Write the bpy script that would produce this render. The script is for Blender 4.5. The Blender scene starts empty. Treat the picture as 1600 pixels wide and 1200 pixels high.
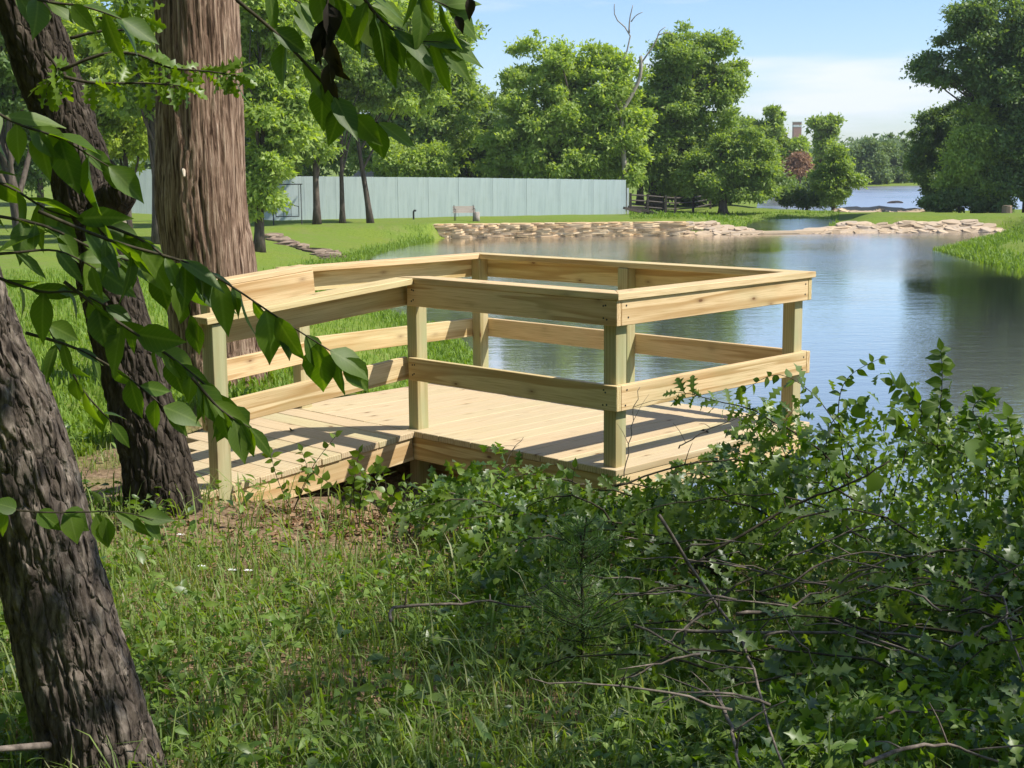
import bpy, math, random
import numpy as np
from mathutils import Vector, Matrix

random.seed(7)
RNG = np.random.default_rng(7)
SC = bpy.context.scene
COL = SC.collection

# ------------------------------------------------------------------ camera
FPX, PITCH, ROLL, CAMZ = 2162.0, math.radians(9.146), math.radians(-0.494), 4.05
_F0 = Vector((0, math.cos(PITCH), -math.sin(PITCH)))
_R0 = Vector((1, 0, 0))
_U0 = Vector((0, math.sin(PITCH), math.cos(PITCH)))
_cr, _sr = math.cos(ROLL), math.sin(ROLL)
_R = _cr * _R0 + _sr * _U0
_U = _cr * _U0 - _sr * _R0
cam_d = bpy.data.cameras.new('camera')
cam = bpy.data.objects.new('camera', cam_d)
COL.objects.link(cam)
M = Matrix.Identity(4)
for i in range(3):
    M[i][0], M[i][1], M[i][2] = _R[i], _U[i], -_F0[i]
M[2][3] = CAMZ
cam.matrix_world = M
cam_d.sensor_width = 36.0
cam_d.lens = 36.0 * FPX / 1600.0
cam_d.clip_start, cam_d.clip_end = 0.05, 6000
SC.camera = cam

# ------------------------------------------------------------------ light
SUN = Vector((0.821, -0.151, 1.0)).normalized()
SUN_EL, SUN_AZ = math.asin(SUN.z), math.atan2(SUN.x, SUN.y)
w = bpy.data.worlds.new('World')
SC.world = w
w.use_nodes = True
nt = w.node_tree
nt.nodes.clear()
N = nt.nodes.new
out = N('ShaderNodeOutputWorld')
bg = N('ShaderNodeBackground')
sky = N('ShaderNodeTexSky')
sky.sky_type = 'NISHITA'
sky.sun_disc = False
sky.sun_elevation, sky.sun_rotation = SUN_EL, SUN_AZ
sky.altitude, sky.air_density, sky.dust_density, sky.ozone_density = 150, 1.0, 0.4, 2.0
# thin bright clouds over the whole sky, laid out on a flat layer overhead
geo = N('ShaderNodeTexCoord')
sep = N('ShaderNodeSeparateXYZ')
nt.links.new(geo.outputs['Generated'], sep.inputs[0])
mz = N('ShaderNodeMath'); mz.operation = 'MAXIMUM'; mz.inputs[1].default_value = 0.0
nt.links.new(sep.outputs['Z'], mz.inputs[0])
az = N('ShaderNodeMath'); az.operation = 'ADD'; az.inputs[1].default_value = 0.10
nt.links.new(mz.outputs[0], az.inputs[0])
dx = N('ShaderNodeMath'); dx.operation = 'DIVIDE'
dy = N('ShaderNodeMath'); dy.operation = 'DIVIDE'
nt.links.new(sep.outputs['X'], dx.inputs[0]); nt.links.new(az.outputs[0], dx.inputs[1])
nt.links.new(sep.outputs['Y'], dy.inputs[0]); nt.links.new(az.outputs[0], dy.inputs[1])
cmb = N('ShaderNodeCombineXYZ')
nt.links.new(dx.outputs[0], cmb.inputs[0]); nt.links.new(dy.outputs[0], cmb.inputs[1])
mp = N('ShaderNodeMapping')
mp.inputs['Location'].default_value = (-5.2018, 4.1568, 0.0)
mp.inputs['Scale'].default_value = (0.55, 0.62, 1.0)
nt.links.new(cmb.outputs[0], mp.inputs[0])
cn = N('ShaderNodeTexNoise')
cn.inputs['Scale'].default_value = 1.0
cn.inputs['Detail'].default_value = 7.0
cn.inputs['Roughness'].default_value = 0.52
nt.links.new(mp.outputs[0], cn.inputs['Vector'])
cr = N('ShaderNodeValToRGB')
cr.color_ramp.elements[0].position = 0.49
cr.color_ramp.elements[1].position = 0.66
nt.links.new(cn.outputs['Fac'], cr.inputs[0])
cs = N('ShaderNodeMath'); cs.operation = 'MULTIPLY'; cs.inputs[1].default_value = 0.9
nt.links.new(cr.outputs['Color'], cs.inputs[0])
mixc = N('ShaderNodeMixRGB')
mixc.inputs[2].default_value = (6.3, 6.7, 7.3, 1)
nt.links.new(cs.outputs[0], mixc.inputs[0])
tint = N('ShaderNodeMixRGB'); tint.blend_type = 'MULTIPLY'; tint.inputs[0].default_value = 1.0
tint.inputs[2].default_value = (0.86, 0.97, 1.18, 1)
nt.links.new(sky.outputs[0], tint.inputs[1])
nt.links.new(tint.outputs[0], mixc.inputs[1])
nt.links.new(mixc.outputs[0], bg.inputs[0])
bg.inputs[1].default_value = 0.085
nt.links.new(bg.outputs[0], out.inputs[0])

sun_d = bpy.data.lights.new('sun', 'SUN')
sun_d.energy, sun_d.angle, sun_d.color = 3.7, math.radians(0.53), (1.0, 0.95, 0.87)
sun = bpy.data.objects.new('sun', sun_d)
COL.objects.link(sun)
sun.rotation_euler = SUN.to_track_quat('Z', 'Y').to_euler()
sun.location = (30, -5, 40)

SC.view_settings.view_transform = 'Standard'
SC.view_settings.look = 'None'
SC.view_settings.exposure = 0.85
SC.view_settings.gamma = 1.0
SC.view_settings.use_curve_mapping = False
SC.render.engine = 'CYCLES'
SC.cycles.use_denoising = True
SC.cycles.max_bounces = 7
SC.cycles.diffuse_bounces = 3
SC.cycles.glossy_bounces = 3
SC.cycles.transmission_bounces = 4
SC.cycles.sample_clamp_indirect = 6.0

# ------------------------------------------------------------------ helpers
def px(u, v, d):
    """world point seen at photograph pixel (u, v), d metres ahead"""
    X, Y = u - 800.0, v - 600.0
    X, Y = _cr * X + _sr * Y, -_sr * X + _cr * Y
    a, b = X / FPX, -Y / FPX
    c, s = math.cos(PITCH), math.sin(PITCH)
    D = Vector((a, c + b * s, -s + b * c))
    t = d / D.y
    return Vector((D.x * t, d, CAMZ + D.z * t))

def pz(u, v, z):
    p = px(u, v, 10.0)
    k = (z - CAMZ) / (p.z - CAMZ)
    return Vector((p.x * k, p.y * k, z))

def hash3(ix, iy, iz, seed):
    h = (ix.astype(np.int64) * 374761393 + iy.astype(np.int64) * 668265263 + iz.astype(np.int64) * 2147483647 + seed * 1274126177) & 0xffffffff
    h = ((h ^ (h >> 13)) * 1274126177) & 0xffffffff
    h = (h ^ (h >> 16)) & 0xffffffff
    return h.astype(np.float64) / 4294967295.0

def vnoise(P, seed=0):
    P = np.asarray(P, float)
    I = np.floor(P).astype(np.int64)
    f = P - I
    f = f * f * (3 - 2 * f)
    r = 0
    for cx in (0, 1):
        wx = f[:, 0] if cx else 1 - f[:, 0]
        for cy in (0, 1):
            wy = f[:, 1] if cy else 1 - f[:, 1]
            for cz in (0, 1):
                wz = f[:, 2] if cz else 1 - f[:, 2]
                r = r + wx * wy * wz * hash3(I[:, 0] + cx, I[:, 1] + cy, I[:, 2] + cz, seed)
    return r

def fbm(P, seed=0, octaves=4, gain=0.5):
    P = np.asarray(P, float)
    a, t, r = 1.0, 0.0, 0.0
    for o in range(octaves):
        r = r + a * vnoise(P * (2.03 ** o) + 17.3 * o, seed + o)
        t += a
        a *= gain
    return r / t

def np_mesh(name, V, faces, smooth=False):
    """V (n,3); faces: list of (m,k) index arrays"""
    me = bpy.data.meshes.new(name)
    V = np.asarray(V, np.float32)
    if isinstance(faces, np.ndarray):
        faces = [faces]
    faces = [np.asarray(f, np.int32) for f in faces if len(f)]
    me.vertices.add(len(V))
    me.vertices.foreach_set('co', V.ravel())
    nl = sum(f.size for f in faces)
    npoly = sum(len(f) for f in faces)
    me.loops.add(nl)
    me.loops.foreach_set('vertex_index', np.concatenate([f.ravel() for f in faces]))
    me.polygons.add(npoly)
    tot = np.concatenate([np.full(len(f), f.shape[1], np.int32) for f in faces])
    start = np.concatenate([[0], np.cumsum(tot)[:-1]]).astype(np.int32)
    me.polygons.foreach_set('loop_start', start)
    me.polygons.foreach_set('loop_total', tot)
    me.polygons.foreach_set('use_smooth', np.full(npoly, bool(smooth)))
    me.update(calc_edges=True)
    return me

def link(name, me, mat=None, parent=None, loc=None):
    o = bpy.data.objects.new(name, me)
    COL.objects.link(o)
    if mat is not None and me is not None and len(me.materials) == 0:
        me.materials.append(mat)
    if parent is not None:
        o.parent = parent
    if loc is not None:
        o.location = loc
    return o

def tag(o, label=None, cat=None, group=None, kind=None):
    if label: o['label'] = label
    if cat: o['category'] = cat
    if group: o['group'] = group
    if kind: o['kind'] = kind
    return o

def thing(name, label, cat, loc, group=None, rot=None):
    o = link(name, None, None, None, loc)
    o.empty_display_size = 0.2
    if rot: o.rotation_euler = rot
    return tag(o, label, cat, group)

class MB:
    """collects pieces of ONE mesh"""
    def __init__(s): s.V, s.F, s.n = [], {}, 0
    def add(s, V, faces):
        V = np.asarray(V, float)
        s.V.append(V)
        for f in (faces if isinstance(faces, list) else [faces]):
            f = np.asarray(f)
            s.F.setdefault(f.shape[1], []).append(f + s.n)
        s.n += len(V)
        return s
    def box(s, c, size, R=None):
        V, F = box_vf(*size)
        if R is not None: V = V @ np.array(R).T
        return s.add(V + np.array(c), F)
    def tube(s, path, rad, sides=8, cap=True):
        return s.add(*tube_vf(path, rad, sides, cap))
    def mesh(s, name, smooth=False):
        return np_mesh(name, np.concatenate(s.V), [np.concatenate(f) for f in s.F.values()], smooth)
    def obj(s, name, mat, parent=None, loc=None, smooth=False):
        return link(name, s.mesh(name, smooth), mat, parent, loc)

def box_vf(L, W, H):
    V = np.array([[x, y, z] for x in (-L/2, L/2) for y in (-W/2, W/2) for z in (-H/2, H/2)])
    F = np.array([[0, 1, 3, 2], [4, 6, 7, 5], [0, 4, 5, 1], [2, 3, 7, 6], [0, 2, 6, 4], [1, 5, 7, 3]])
    return V, F

def chamfer_box(name, L, W, H, c=0.003):
    """a sawn board: box with small rounded-off edges, 44 triangles"""
    V, idx = [], {}
    for sx in (-1, 1):
        for sy in (-1, 1):
            for sz in (-1, 1):
                for ax in range(3):
                    p = [sx * (L/2 - c), sy * (W/2 - c), sz * (H/2 - c)]
                    p[ax] = (sx, sy, sz)[ax] * (L/2, W/2, H/2)[ax]
                    idx[(sx, sy, sz, ax)] = len(V)
                    V.append(p)
    q, t = [], []
    def face(keys, n):
        k = [idx[a] for a in keys]
        P = [np.array(V[i]) for i in k]
        nn = np.cross(P[1] - P[0], P[2] - P[0])
        if nn @ np.array(n) < 0: k = k[::-1]
        return k
    for ax in range(3):
        o = [a for a in range(3) if a != ax]
        for s in (-1, 1):
            ks = []
            for (a, b) in ((-1, -1), (1, -1), (1, 1), (-1, 1)):
                sg = [0, 0, 0]; sg[ax] = s; sg[o[0]] = a; sg[o[1]] = b
                ks.append((*sg, ax))
            n = [0, 0, 0]; n[ax] = s
            q.append(face(ks, n))
        for a in (-1, 1):
            for b in (-1, 1):
                sg0 = [0, 0, 0]; sg1 = [0, 0, 0]
                sg0[ax], sg1[ax] = -1, 1
                for sg in (sg0, sg1): sg[o[0]] = a; sg[o[1]] = b
                n = [0, 0, 0]; n[o[0]] = a; n[o[1]] = b
                q.append(face([(*sg0, o[0]), (*sg1, o[0]), (*sg1, o[1]), (*sg0, o[1])], n))
    for sx in (-1, 1):
        for sy in (-1, 1):
            for sz in (-1, 1):
                t.append(face([(sx, sy, sz, 0), (sx, sy, sz, 1), (sx, sy, sz, 2)], (sx, sy, sz)))
    return np_mesh(name, np.array(V), [np.array(q), np.array(t)])

def frames(path):
    P = np.asarray(path, float)
    T = np.gradient(P, axis=0)
    T /= np.linalg.norm(T, axis=1)[:, None] + 1e-12
    ref = np.array([0.0, 0, 1]) if abs(T[0][2]) < 0.9 else np.array([1.0, 0, 0])
    A = np.zeros_like(P); B = np.zeros_like(P)
    a = np.cross(T[0], ref); a /= np.linalg.norm(a)
    for i in range(len(P)):
        a = a - T[i] * (a @ T[i]); a /= np.linalg.norm(a) + 1e-12
        A[i] = a; B[i] = np.cross(T[i], a)
    return P, T, A, B

def tube_vf(path, rad, sides=8, cap=True):
    P, T, A, B = frames(path)
    r = np.broadcast_to(np.asarray(rad, float), (len(P),))
    th = np.linspace(0, 2 * math.pi, sides, endpoint=False)
    V = P[:, None] + r[:, None, None] * (np.cos(th)[None, :, None] * A[:, None] + np.sin(th)[None, :, None] * B[:, None])
    n = len(P)
    i, j = np.meshgrid(np.arange(n - 1), np.arange(sides), indexing='ij')
    j2 = (j + 1) % sides
    F = np.stack([i * sides + j, i * sides + j2, (i + 1) * sides + j2, (i + 1) * sides + j], -1).reshape(-1, 4)
    V = V.reshape(-1, 3)
    if not cap: return V, F
    V = np.concatenate([V, P[:1], P[-1:]])
    c0, c1 = n * sides, n * sides + 1
    k = np.arange(sides); k2 = (k + 1) % sides
    T0 = np.stack([np.full(sides, c0), k2, k], -1)
    T1 = np.stack([np.full(sides, c1), (n - 1) * sides + k, (n - 1) * sides + k2], -1)
    return V, [F, np.concatenate([T0, T1])]

def smooth_path(pts, n, ts=None):
    P = np.asarray([tuple(p) for p in pts], float)
    m = len(P)
    t = np.linspace(0, m - 1, n) if ts is None else ts
    i = np.clip(t.astype(int), 0, m - 2)
    f = (t - i)[:, None]
    p0 = P[np.clip(i - 1, 0, m - 1)]; p1 = P[i]; p2 = P[i + 1]; p3 = P[np.clip(i + 2, 0, m - 1)]
    return 0.5 * ((2 * p1) + (-p0 + p2) * f + (2 * p0 - 5 * p1 + 4 * p2 - p3) * f ** 2 + (-p0 + 3 * p1 - 3 * p2 + p3) * f ** 3)

def unit(a):
    return a / (np.linalg.norm(a, axis=-1, keepdims=True) + 1e-9)

def place(leafV, leafF, pos, xdir, nrm, scale):
    """copies of a small leaf joined into one vertex/face set"""
    X = unit(xdir)
    Y = unit(np.cross(nrm, X))
    Z = np.cross(X, Y)
    n, m = len(pos), len(leafV)
    S = np.asarray(scale, float).reshape(n, -1)
    if S.shape[1] == 1: S = np.repeat(S, 3, 1)
    L = leafV[None] * S[:, None, :]
    V = pos[:, None] + L[..., 0:1] * X[:, None] + L[..., 1:2] * Y[:, None] + L[..., 2:3] * Z[:, None]
    off = (np.arange(n) * m)[:, None, None]
    fs = leafF if isinstance(leafF, list) else [leafF]
    return V.reshape(-1, 3), [(f[None] + off).reshape(-1, f.shape[1]) for f in fs]

def leaf_strip(profile, fold=0.18, droop=0.25, wav=0.0, seed=0):
    """leaf along +X, two half blades meeting at the midrib; profile = [(x, half width)]"""
    r = random.Random(seed)
    V, Q = [], []
    for (x, hw) in profile:
        z = -droop * x * x
        V += [(x, -hw, z + fold * hw + r.uniform(-wav, wav)), (x, 0, z), (x, hw, z + fold * hw + r.uniform(-wav, wav))]
    for i in range(len(profile) - 1):
        a = 3 * i
        Q += [[a, a + 3, a + 4, a + 1], [a + 1, a + 4, a + 5, a + 2]]
    return np.array(V), np.array(Q)

OVATE = [(0, .015), (.1, .12), (.25, .235), (.42, .27), (.6, .225), (.8, .11), (.92, .04), (1, .004)]
LANCE = [(0, .012), (.12, .10), (.3, .17), (.5, .175), (.7, .12), (.88, .045), (1, .004)]
HEART = [(0, .10), (.08, .27), (.22, .38), (.4, .40), (.6, .31), (.8, .15), (1, .006)]
OAK = [(0, .015), (.12, .03), (.22, .19), (.27, .075), (.38, .10), (.48, .33), (.52, .10), (.62, .10), (.74, .30), (.78, .09), (.9, .13), (1, .01)]
RHOMB_V = np.array([(0, 0, 0), (.5, -.27, .06), (1, 0, -.05), (.5, .27, .06)])
RHOMB_F = np.array([[0, 1, 2, 3]])
TRI_V = np.array([(0, -.30, .05), (1, 0, -.06), (.12, .34, .05)])
TRI_F = np.array([[0, 1, 2]])

# ------------------------------------------------------------------ materials
def new_mat(name):
    m = bpy.data.materials.new(name)
    m.use_nodes = True
    t = m.node_tree
    t.nodes.clear()
    o = t.nodes.new('ShaderNodeOutputMaterial')
    return m, t, o

def node(t, kind, **kw):
    n = t.nodes.new(kind)
    for k, v in kw.items():
        if k in n.inputs: n.inputs[k].default_value = v
        else: setattr(n, k, v)
    return n

def ramp(t, src, stops):
    r = t.nodes.new('ShaderNodeValToRGB')
    e = r.color_ramp.elements
    while len(e) < len(stops): e.new(0.5)
    for i, (p, c) in enumerate(stops):
        e[i].position = p
        e[i].color = (*c, 1) if len(c) == 3 else c
    t.links.new(src, r.inputs[0])
    return r.outputs[0]

def mixrgb(t, a, b, fac, mode='MIX'):
    n = t.nodes.new('ShaderNodeMixRGB')
    n.blend_type = mode
    for i, v in ((0, fac), (1, a), (2, b)):
        if hasattr(v, 'links'): t.links.new(v, n.inputs[i])
        elif isinstance(v, (int, float)): n.inputs[i].default_value = v
        else: n.inputs[i].default_value = (*v, 1)
    return n.outputs[0]

def coords(t, kind='Object', scale=(1, 1, 1), loc=None):
    c = t.nodes.new('ShaderNodeTexCoord')
    m = t.nodes.new('ShaderNodeMapping')
    m.inputs['Scale'].default_value = scale
    if loc is not None:
        if hasattr(loc, 'links'): t.links.new(loc, m.inputs['Location'])
        else: m.inputs['Location'].default_value = loc
    t.links.new(c.outputs[kind], m.inputs[0])
    return m.outputs[0]

def noise(t, vec, scale, detail=4, rough=0.55, dist=0.0):
    n = node(t, 'ShaderNodeTexNoise', Scale=scale, Detail=detail, Roughness=rough, Distortion=dist)
    if vec is not None: t.links.new(vec, n.inputs['Vector'])
    return n.outputs['Fac']

def principled(t, o, color, rough=0.7, spec=0.3, bump=None, bstr=0.3, bdist=0.02):
    b = node(t, 'ShaderNodeBsdfPrincipled')
    if hasattr(color, 'links'): t.links.new(color, b.inputs['Base Color'])
    else: b.inputs['Base Color'].default_value = (*color, 1)
    if hasattr(rough, 'links'): t.links.new(rough, b.inputs['Roughness'])
    else: b.inputs['Roughness'].default_value = rough
    b.inputs['Specular IOR Level'].default_value = spec
    if bump is not None:
        bn = node(t, 'ShaderNodeBump', Strength=bstr, Distance=bdist)
        t.links.new(bump, bn.inputs['Height'])
        t.links.new(bn.outputs[0], b.inputs['Normal'])
    if o is not None: t.links.new(b.outputs[0], o.inputs[0])
    return b

def leaf_mat(name, stops, trans=0.35, tcol=None, rough=0.5, spec=0.35, per='island', veins=False):
    m, t, o = new_mat(name)
    if per == 'island':
        s = t.nodes.new('ShaderNodeNewGeometry').outputs['Random Per Island']
    else:
        s = t.nodes.new('ShaderNodeObjectInfo').outputs['Random']
    k = len(stops)
    col = ramp(t, s, [(i / max(k - 1, 1), c) for i, c in enumerate(stops)])
    bump = None
    if veins:
        v = coords(t, 'Object', (1, 1, 1))
        sx = t.nodes.new('ShaderNodeSeparateXYZ')
        t.links.new(v, sx.inputs[0])
        ab = node(t, 'ShaderNodeMath', operation='ABSOLUTE')
        t.links.new(sx.outputs['Y'], ab.inputs[0])
        rib = ramp(t, ab.outputs[0], [(0.0, (.55, .55, .55)), (0.018, (.35, .35, .35)), (0.03, (0, 0, 0))])
        # side veins leave the midrib at a slant
        k1 = node(t, 'ShaderNodeMath', operation='MULTIPLY_ADD'); k1.inputs[1].default_value = -.9
        t.links.new(ab.outputs[0], k1.inputs[0]); t.links.new(sx.outputs['X'], k1.inputs[2])
        k2 = node(t, 'ShaderNodeMath', operation='MULTIPLY'); k2.inputs[1].default_value = 62.0
        t.links.new(k1.outputs[0], k2.inputs[0])
        k3 = node(t, 'ShaderNodeMath', operation='SINE')
        t.links.new(k2.outputs[0], k3.inputs[0])
        side = ramp(t, k3.outputs[0], [(0.86, (0, 0, 0)), (0.97, (.22, .22, .22))])
        col = mixrgb(t, col, (.20, .27, .07), mixrgb(t, rib, side, 1.0, 'ADD'))
        col = mixrgb(t, col, (0.10, 0.15, 0.03), mixrgb(t, (0, 0, 0), (0.3, 0.3, 0.3), noise(t, v, 3.0, 3)))
    b = principled(t, None, col, rough, spec, bump, 0.05, 0.006)
    tr = t.nodes.new('ShaderNodeBsdfTranslucent')
    tc = mixrgb(t, col, tcol or (0.9, 1.0, 0.25), 1.0, 'MULTIPLY')
    tc = mixrgb(t, tc, (1.9, 1.9, 1.4), 1.0, 'MULTIPLY')
    t.links.new(tc, tr.inputs[0])
    mx = node(t, 'ShaderNodeMixShader')
    mx.inputs[0].default_value = trans
    t.links.new(b.outputs[0], mx.inputs[1])
    t.links.new(tr.outputs[0], mx.inputs[2])
    t.links.new(mx.outputs[0], o.inputs[0])
    return m

def wood_mat(name, light, dark, green=0.25):
    m, t, o = new_mat(name)
    oi = t.nodes.new('ShaderNodeObjectInfo')
    k = node(t, 'ShaderNodeVectorMath', operation='SCALE')
    k.inputs[0].default_value = (37.0, 5.3, 11.7)
    t.links.new(oi.outputs['Random'], k.inputs['Scale'])
    loc = k.outputs[0]
    warp = noise(t, coords(t, 'Object', (0.9, 5.0, 5.0), loc), 1.0, 2, 0.5)
    v1 = coords(t, 'Object', (0.42, 9.0, 9.0), loc)
    # growth rings: bands bent by a slow noise, so that they close into long pointed arches
    wv = node(t, 'ShaderNodeTexWave', Scale=1.9, Distortion=11.0, Detail=2.0)
    wv.inputs['Detail Scale'].default_value = 0.55
    wv.bands_direction = 'Y'
    wv.wave_profile = 'SAW'
    t.links.new(v1, wv.inputs['Vector'])
    fine = noise(t, coords(t, 'Object', (4.0, 150.0, 150.0), loc), 1.0, 3)
    blot = noise(t, coords(t, 'Object', (1.2, 3.0, 3.0), loc), 1.6, 3)
    ring = ramp(t, wv.outputs['Fac'], [(0.0, (.05, .05, .05)), (0.5, (.12, .12, .12)), (0.86, (.95, .95, .95)), (0.95, (.8, .8, .8)), (1.0, (.05, .05, .05))])
    ring = mixrgb(t, (0, 0, 0), ring, ramp(t, warp, [(.25, (.55, .55, .55)), (.6, (1, 1, 1))]))
    c = mixrgb(t, light, dark, ring)
    c = mixrgb(t, c, dark, ramp(t, fine, [(.40, (0, 0, 0)), (.62, (.35, .35, .35)), (.72, (.8, .8, .8))]))
    # treatment: boards lean to green or to pink
    tint = ramp(t, oi.outputs['Random'], [(0, (1.0, .95, .86)), (.35, (1, .97, .92)), (.7, (.97, .97, .90)), (1, (.93, .98, .85))])
    c = mixrgb(t, c, tint, 1.0, 'MULTIPLY')
    gfac = ramp(t, blot, [(0.48, (0, 0, 0)), (0.72, (green, green, green))])
    c = mixrgb(t, c, (.36, .40, .21), gfac)
    # knots
    vo = node(t, 'ShaderNodeTexVoronoi', Scale=1.0)
    t.links.new(coords(t, 'Object', (3.4, 8.0, 8.0), loc), vo.inputs['Vector'])
    kn = ramp(t, vo.outputs['Distance'], [(0.0, (1, 1, 1)), (0.055, (.95, .95, .95)), (0.075, (.45, .45, .45)), (0.16, (.12, .12, .12)), (0.26, (0, 0, 0))])
    c = mixrgb(t, c, (.17, .085, .035), kn)
    hb = mixrgb(t, ring, fine, 0.5)
    principled(t, o, c, 0.72, 0.25, hb, 0.25, 0.004)
    return m

def bark_mat(name, stops, scale, bstr=0.6, bdist=0.02, plates=None):
    m, t, o = new_mat(name)
    v = coords(t, 'Object', scale)
    n1 = noise(t, v, 1.0, 6, 0.65, 0.4)
    n2 = noise(t, coords(t, 'Object', (1.3, 1.3, 0.8)), 1.6, 3)
    h = n1
    if plates:
        # cracked plates: cells stretched along the trunk, bent by a noise
        wn = node(t, 'ShaderNodeTexNoise', Scale=9.0, Detail=3.0)
        t.links.new(coords(t, 'Object'), wn.inputs['Vector'])
        ad = node(t, 'ShaderNodeVectorMath', operation='MULTIPLY_ADD')
        t.links.new(wn.outputs['Color'], ad.inputs[0]); ad.inputs[1].default_value = (.9, .9, .9)
        t.links.new(coords(t, 'Object', plates), ad.inputs[2])
        vo = node(t, 'ShaderNodeTexVoronoi', feature='DISTANCE_TO_EDGE', Scale=1.0)
        t.links.new(ad.outputs[0], vo.inputs['Vector'])
        crack = ramp(t, vo.outputs['Distance'], [(0, (0, 0, 0)), (.10, (.55, .55, .55)), (.3, (1, 1, 1))])
        h = mixrgb(t, crack, n1, .4)
    c = ramp(t, n1, stops)
    c = mixrgb(t, c, (1.25, 1.2, 1.1), n2, 'MULTIPLY')
    principled(t, o, c, 0.92, 0.12, h, bstr, bdist)
    return m

def plain_mat(name, c1, c2, scale=6.0, rough=0.7, spec=0.3, bstr=0.2, bdist=0.01):
    m, t, o = new_mat(name)
    n = noise(t, coords(t, 'Object'), scale, 5, 0.6)
    principled(t, o, ramp(t, n, [(0.3, c1), (0.7, c2)]), rough, spec, n, bstr, bdist)
    return m

WOOD = wood_mat('treated_pine', (.78, .61, .375), (.42, .255, .10))
DECKW = wood_mat('treated_pine_deck', (.63, .52, .355), (.43, .315, .18), 0.08)
WOODG = wood_mat('treated_pine_post', (.52, .46, .28), (.34, .28, .135), 0.8)
BARK1 = bark_mat('bark_furrowed', [(0.30, (.02, .016, .013)), (0.5, (.09, .073, .06)), (0.72, (.25, .215, .18))], (26, 26, 9), 1.0, 0.03, (26, 26, 7))
BARK2 = bark_mat('bark_dark', [(0.3, (.016, .013, .010)), (0.55, (.055, .044, .034)), (0.8, (.13, .11, .088))], (20, 20, 6), 1.0, 0.03, (26, 26, 7))
CEDAR = bark_mat('bark_stringy', [(0.36, (.035, .020, .013)), (0.46, (.15, .095, .066)), (0.56, (.29, .20, .145)), (0.70, (.45, .345, .265))], (46, 46, 2.4), 1.0, 0.03)
BARKF = bark_mat('bark_far', [(0.3, (.035, .028, .022)), (0.7, (.14, .115, .095))], (8, 8, 2), 0.6, 0.03)
BARKP = bark_mat('bark_dead', [(0.3, (.16, .14, .12)), (0.7, (.40, .36, .32))], (8, 8, 2), 0.5, 0.03)
TWIG = bark_mat('twig_bark', [(0.3, (.07, .058, .048)), (0.7, (.24, .20, .17))], (40, 40, 20), 0.3, 0.004)
TWIGD = bark_mat('green_twig_bark', [(0.3, (.025, .022, .015)), (0.7, (.085, .075, .05))], (40, 40, 20), 0.3, 0.004)
BONE = plain_mat('bare_wood', (.42, .34, .25), (.62, .52, .40), 20)

LEAF_BIG = leaf_mat('leaf_ovate', [(.05, .10, .012), (.075, .14, .015), (.12, .19, .02), (.06, .115, .016)], 0.46, (.95, 1.0, .12), 0.48, 0.32, 'object', True)
LEAF_DRY = leaf_mat('leaf_dry', [(.012, .010, .008), (.035, .026, .016)], 0.05, None, 0.7, 0.2, 'object')
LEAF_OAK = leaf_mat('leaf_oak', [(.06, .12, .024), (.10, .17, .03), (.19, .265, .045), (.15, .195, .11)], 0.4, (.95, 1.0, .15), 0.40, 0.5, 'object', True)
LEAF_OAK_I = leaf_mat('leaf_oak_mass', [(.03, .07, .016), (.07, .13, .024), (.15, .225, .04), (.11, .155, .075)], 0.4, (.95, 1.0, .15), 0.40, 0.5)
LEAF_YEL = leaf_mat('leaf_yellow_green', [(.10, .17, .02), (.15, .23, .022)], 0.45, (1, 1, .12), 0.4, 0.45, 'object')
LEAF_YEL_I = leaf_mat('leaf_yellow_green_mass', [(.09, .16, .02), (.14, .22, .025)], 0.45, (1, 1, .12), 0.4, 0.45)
WEED = leaf_mat('leaf_weed', [(.10, .18, .03), (.15, .235, .04), (.20, .285, .055)], 0.4, (.95, 1, .15), 0.5, 0.35)
GRASS = leaf_mat('grass_blade', [(.12, .19, .04), (.17, .25, .055), (.23, .30, .085), (.15, .225, .05), (.34, .33, .18)], 0.38, (1, 1, .3), 0.5, 0.35)
LAWNB = leaf_mat('lawn_blade', [(.12, .205, .026), (.165, .255, .034), (.20, .29, .05)], 0.34, (1, 1, .25), 0.55, 0.25)
JUNI = leaf_mat('juniper_needles', [(.08, .15, .06), (.12, .20, .07), (.16, .23, .08)], 0.35, (.9, 1, .3), 0.55, 0.3)
CR_A = leaf_mat('crown_fresh', [(.23, .32, .085), (.29, .38, .095), (.35, .43, .12)], 0.45, (1, 1, .25), 0.5, 0.3)
CR_B = leaf_mat('crown_mid', [(.18, .265, .075), (.235, .32, .085), (.29, .37, .105)], 0.43, (1, 1, .25), 0.5, 0.3)
CR_C = leaf_mat('crown_dark', [(.10, .165, .055), (.135, .205, .062), (.175, .245, .08)], 0.38, (1, 1, .3), 0.5, 0.3)
CR_Y = leaf_mat('crown_yellow', [(.27, .35, .06), (.33, .41, .07), (.38, .45, .09)], 0.48, (1, 1, .2), 0.5, 0.3)
CR_BR = leaf_mat('crown_brown', [(.27, .17, .11), (.36, .235, .16)], 0.2, (1, .8, .5), 0.7, 0.1)
CR_F = leaf_mat('crown_far', [(.11, .17, .07), (.14, .20, .075), (.17, .23, .085)], 0.3, (1, 1, .4), 0.6, 0.2)

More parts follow.
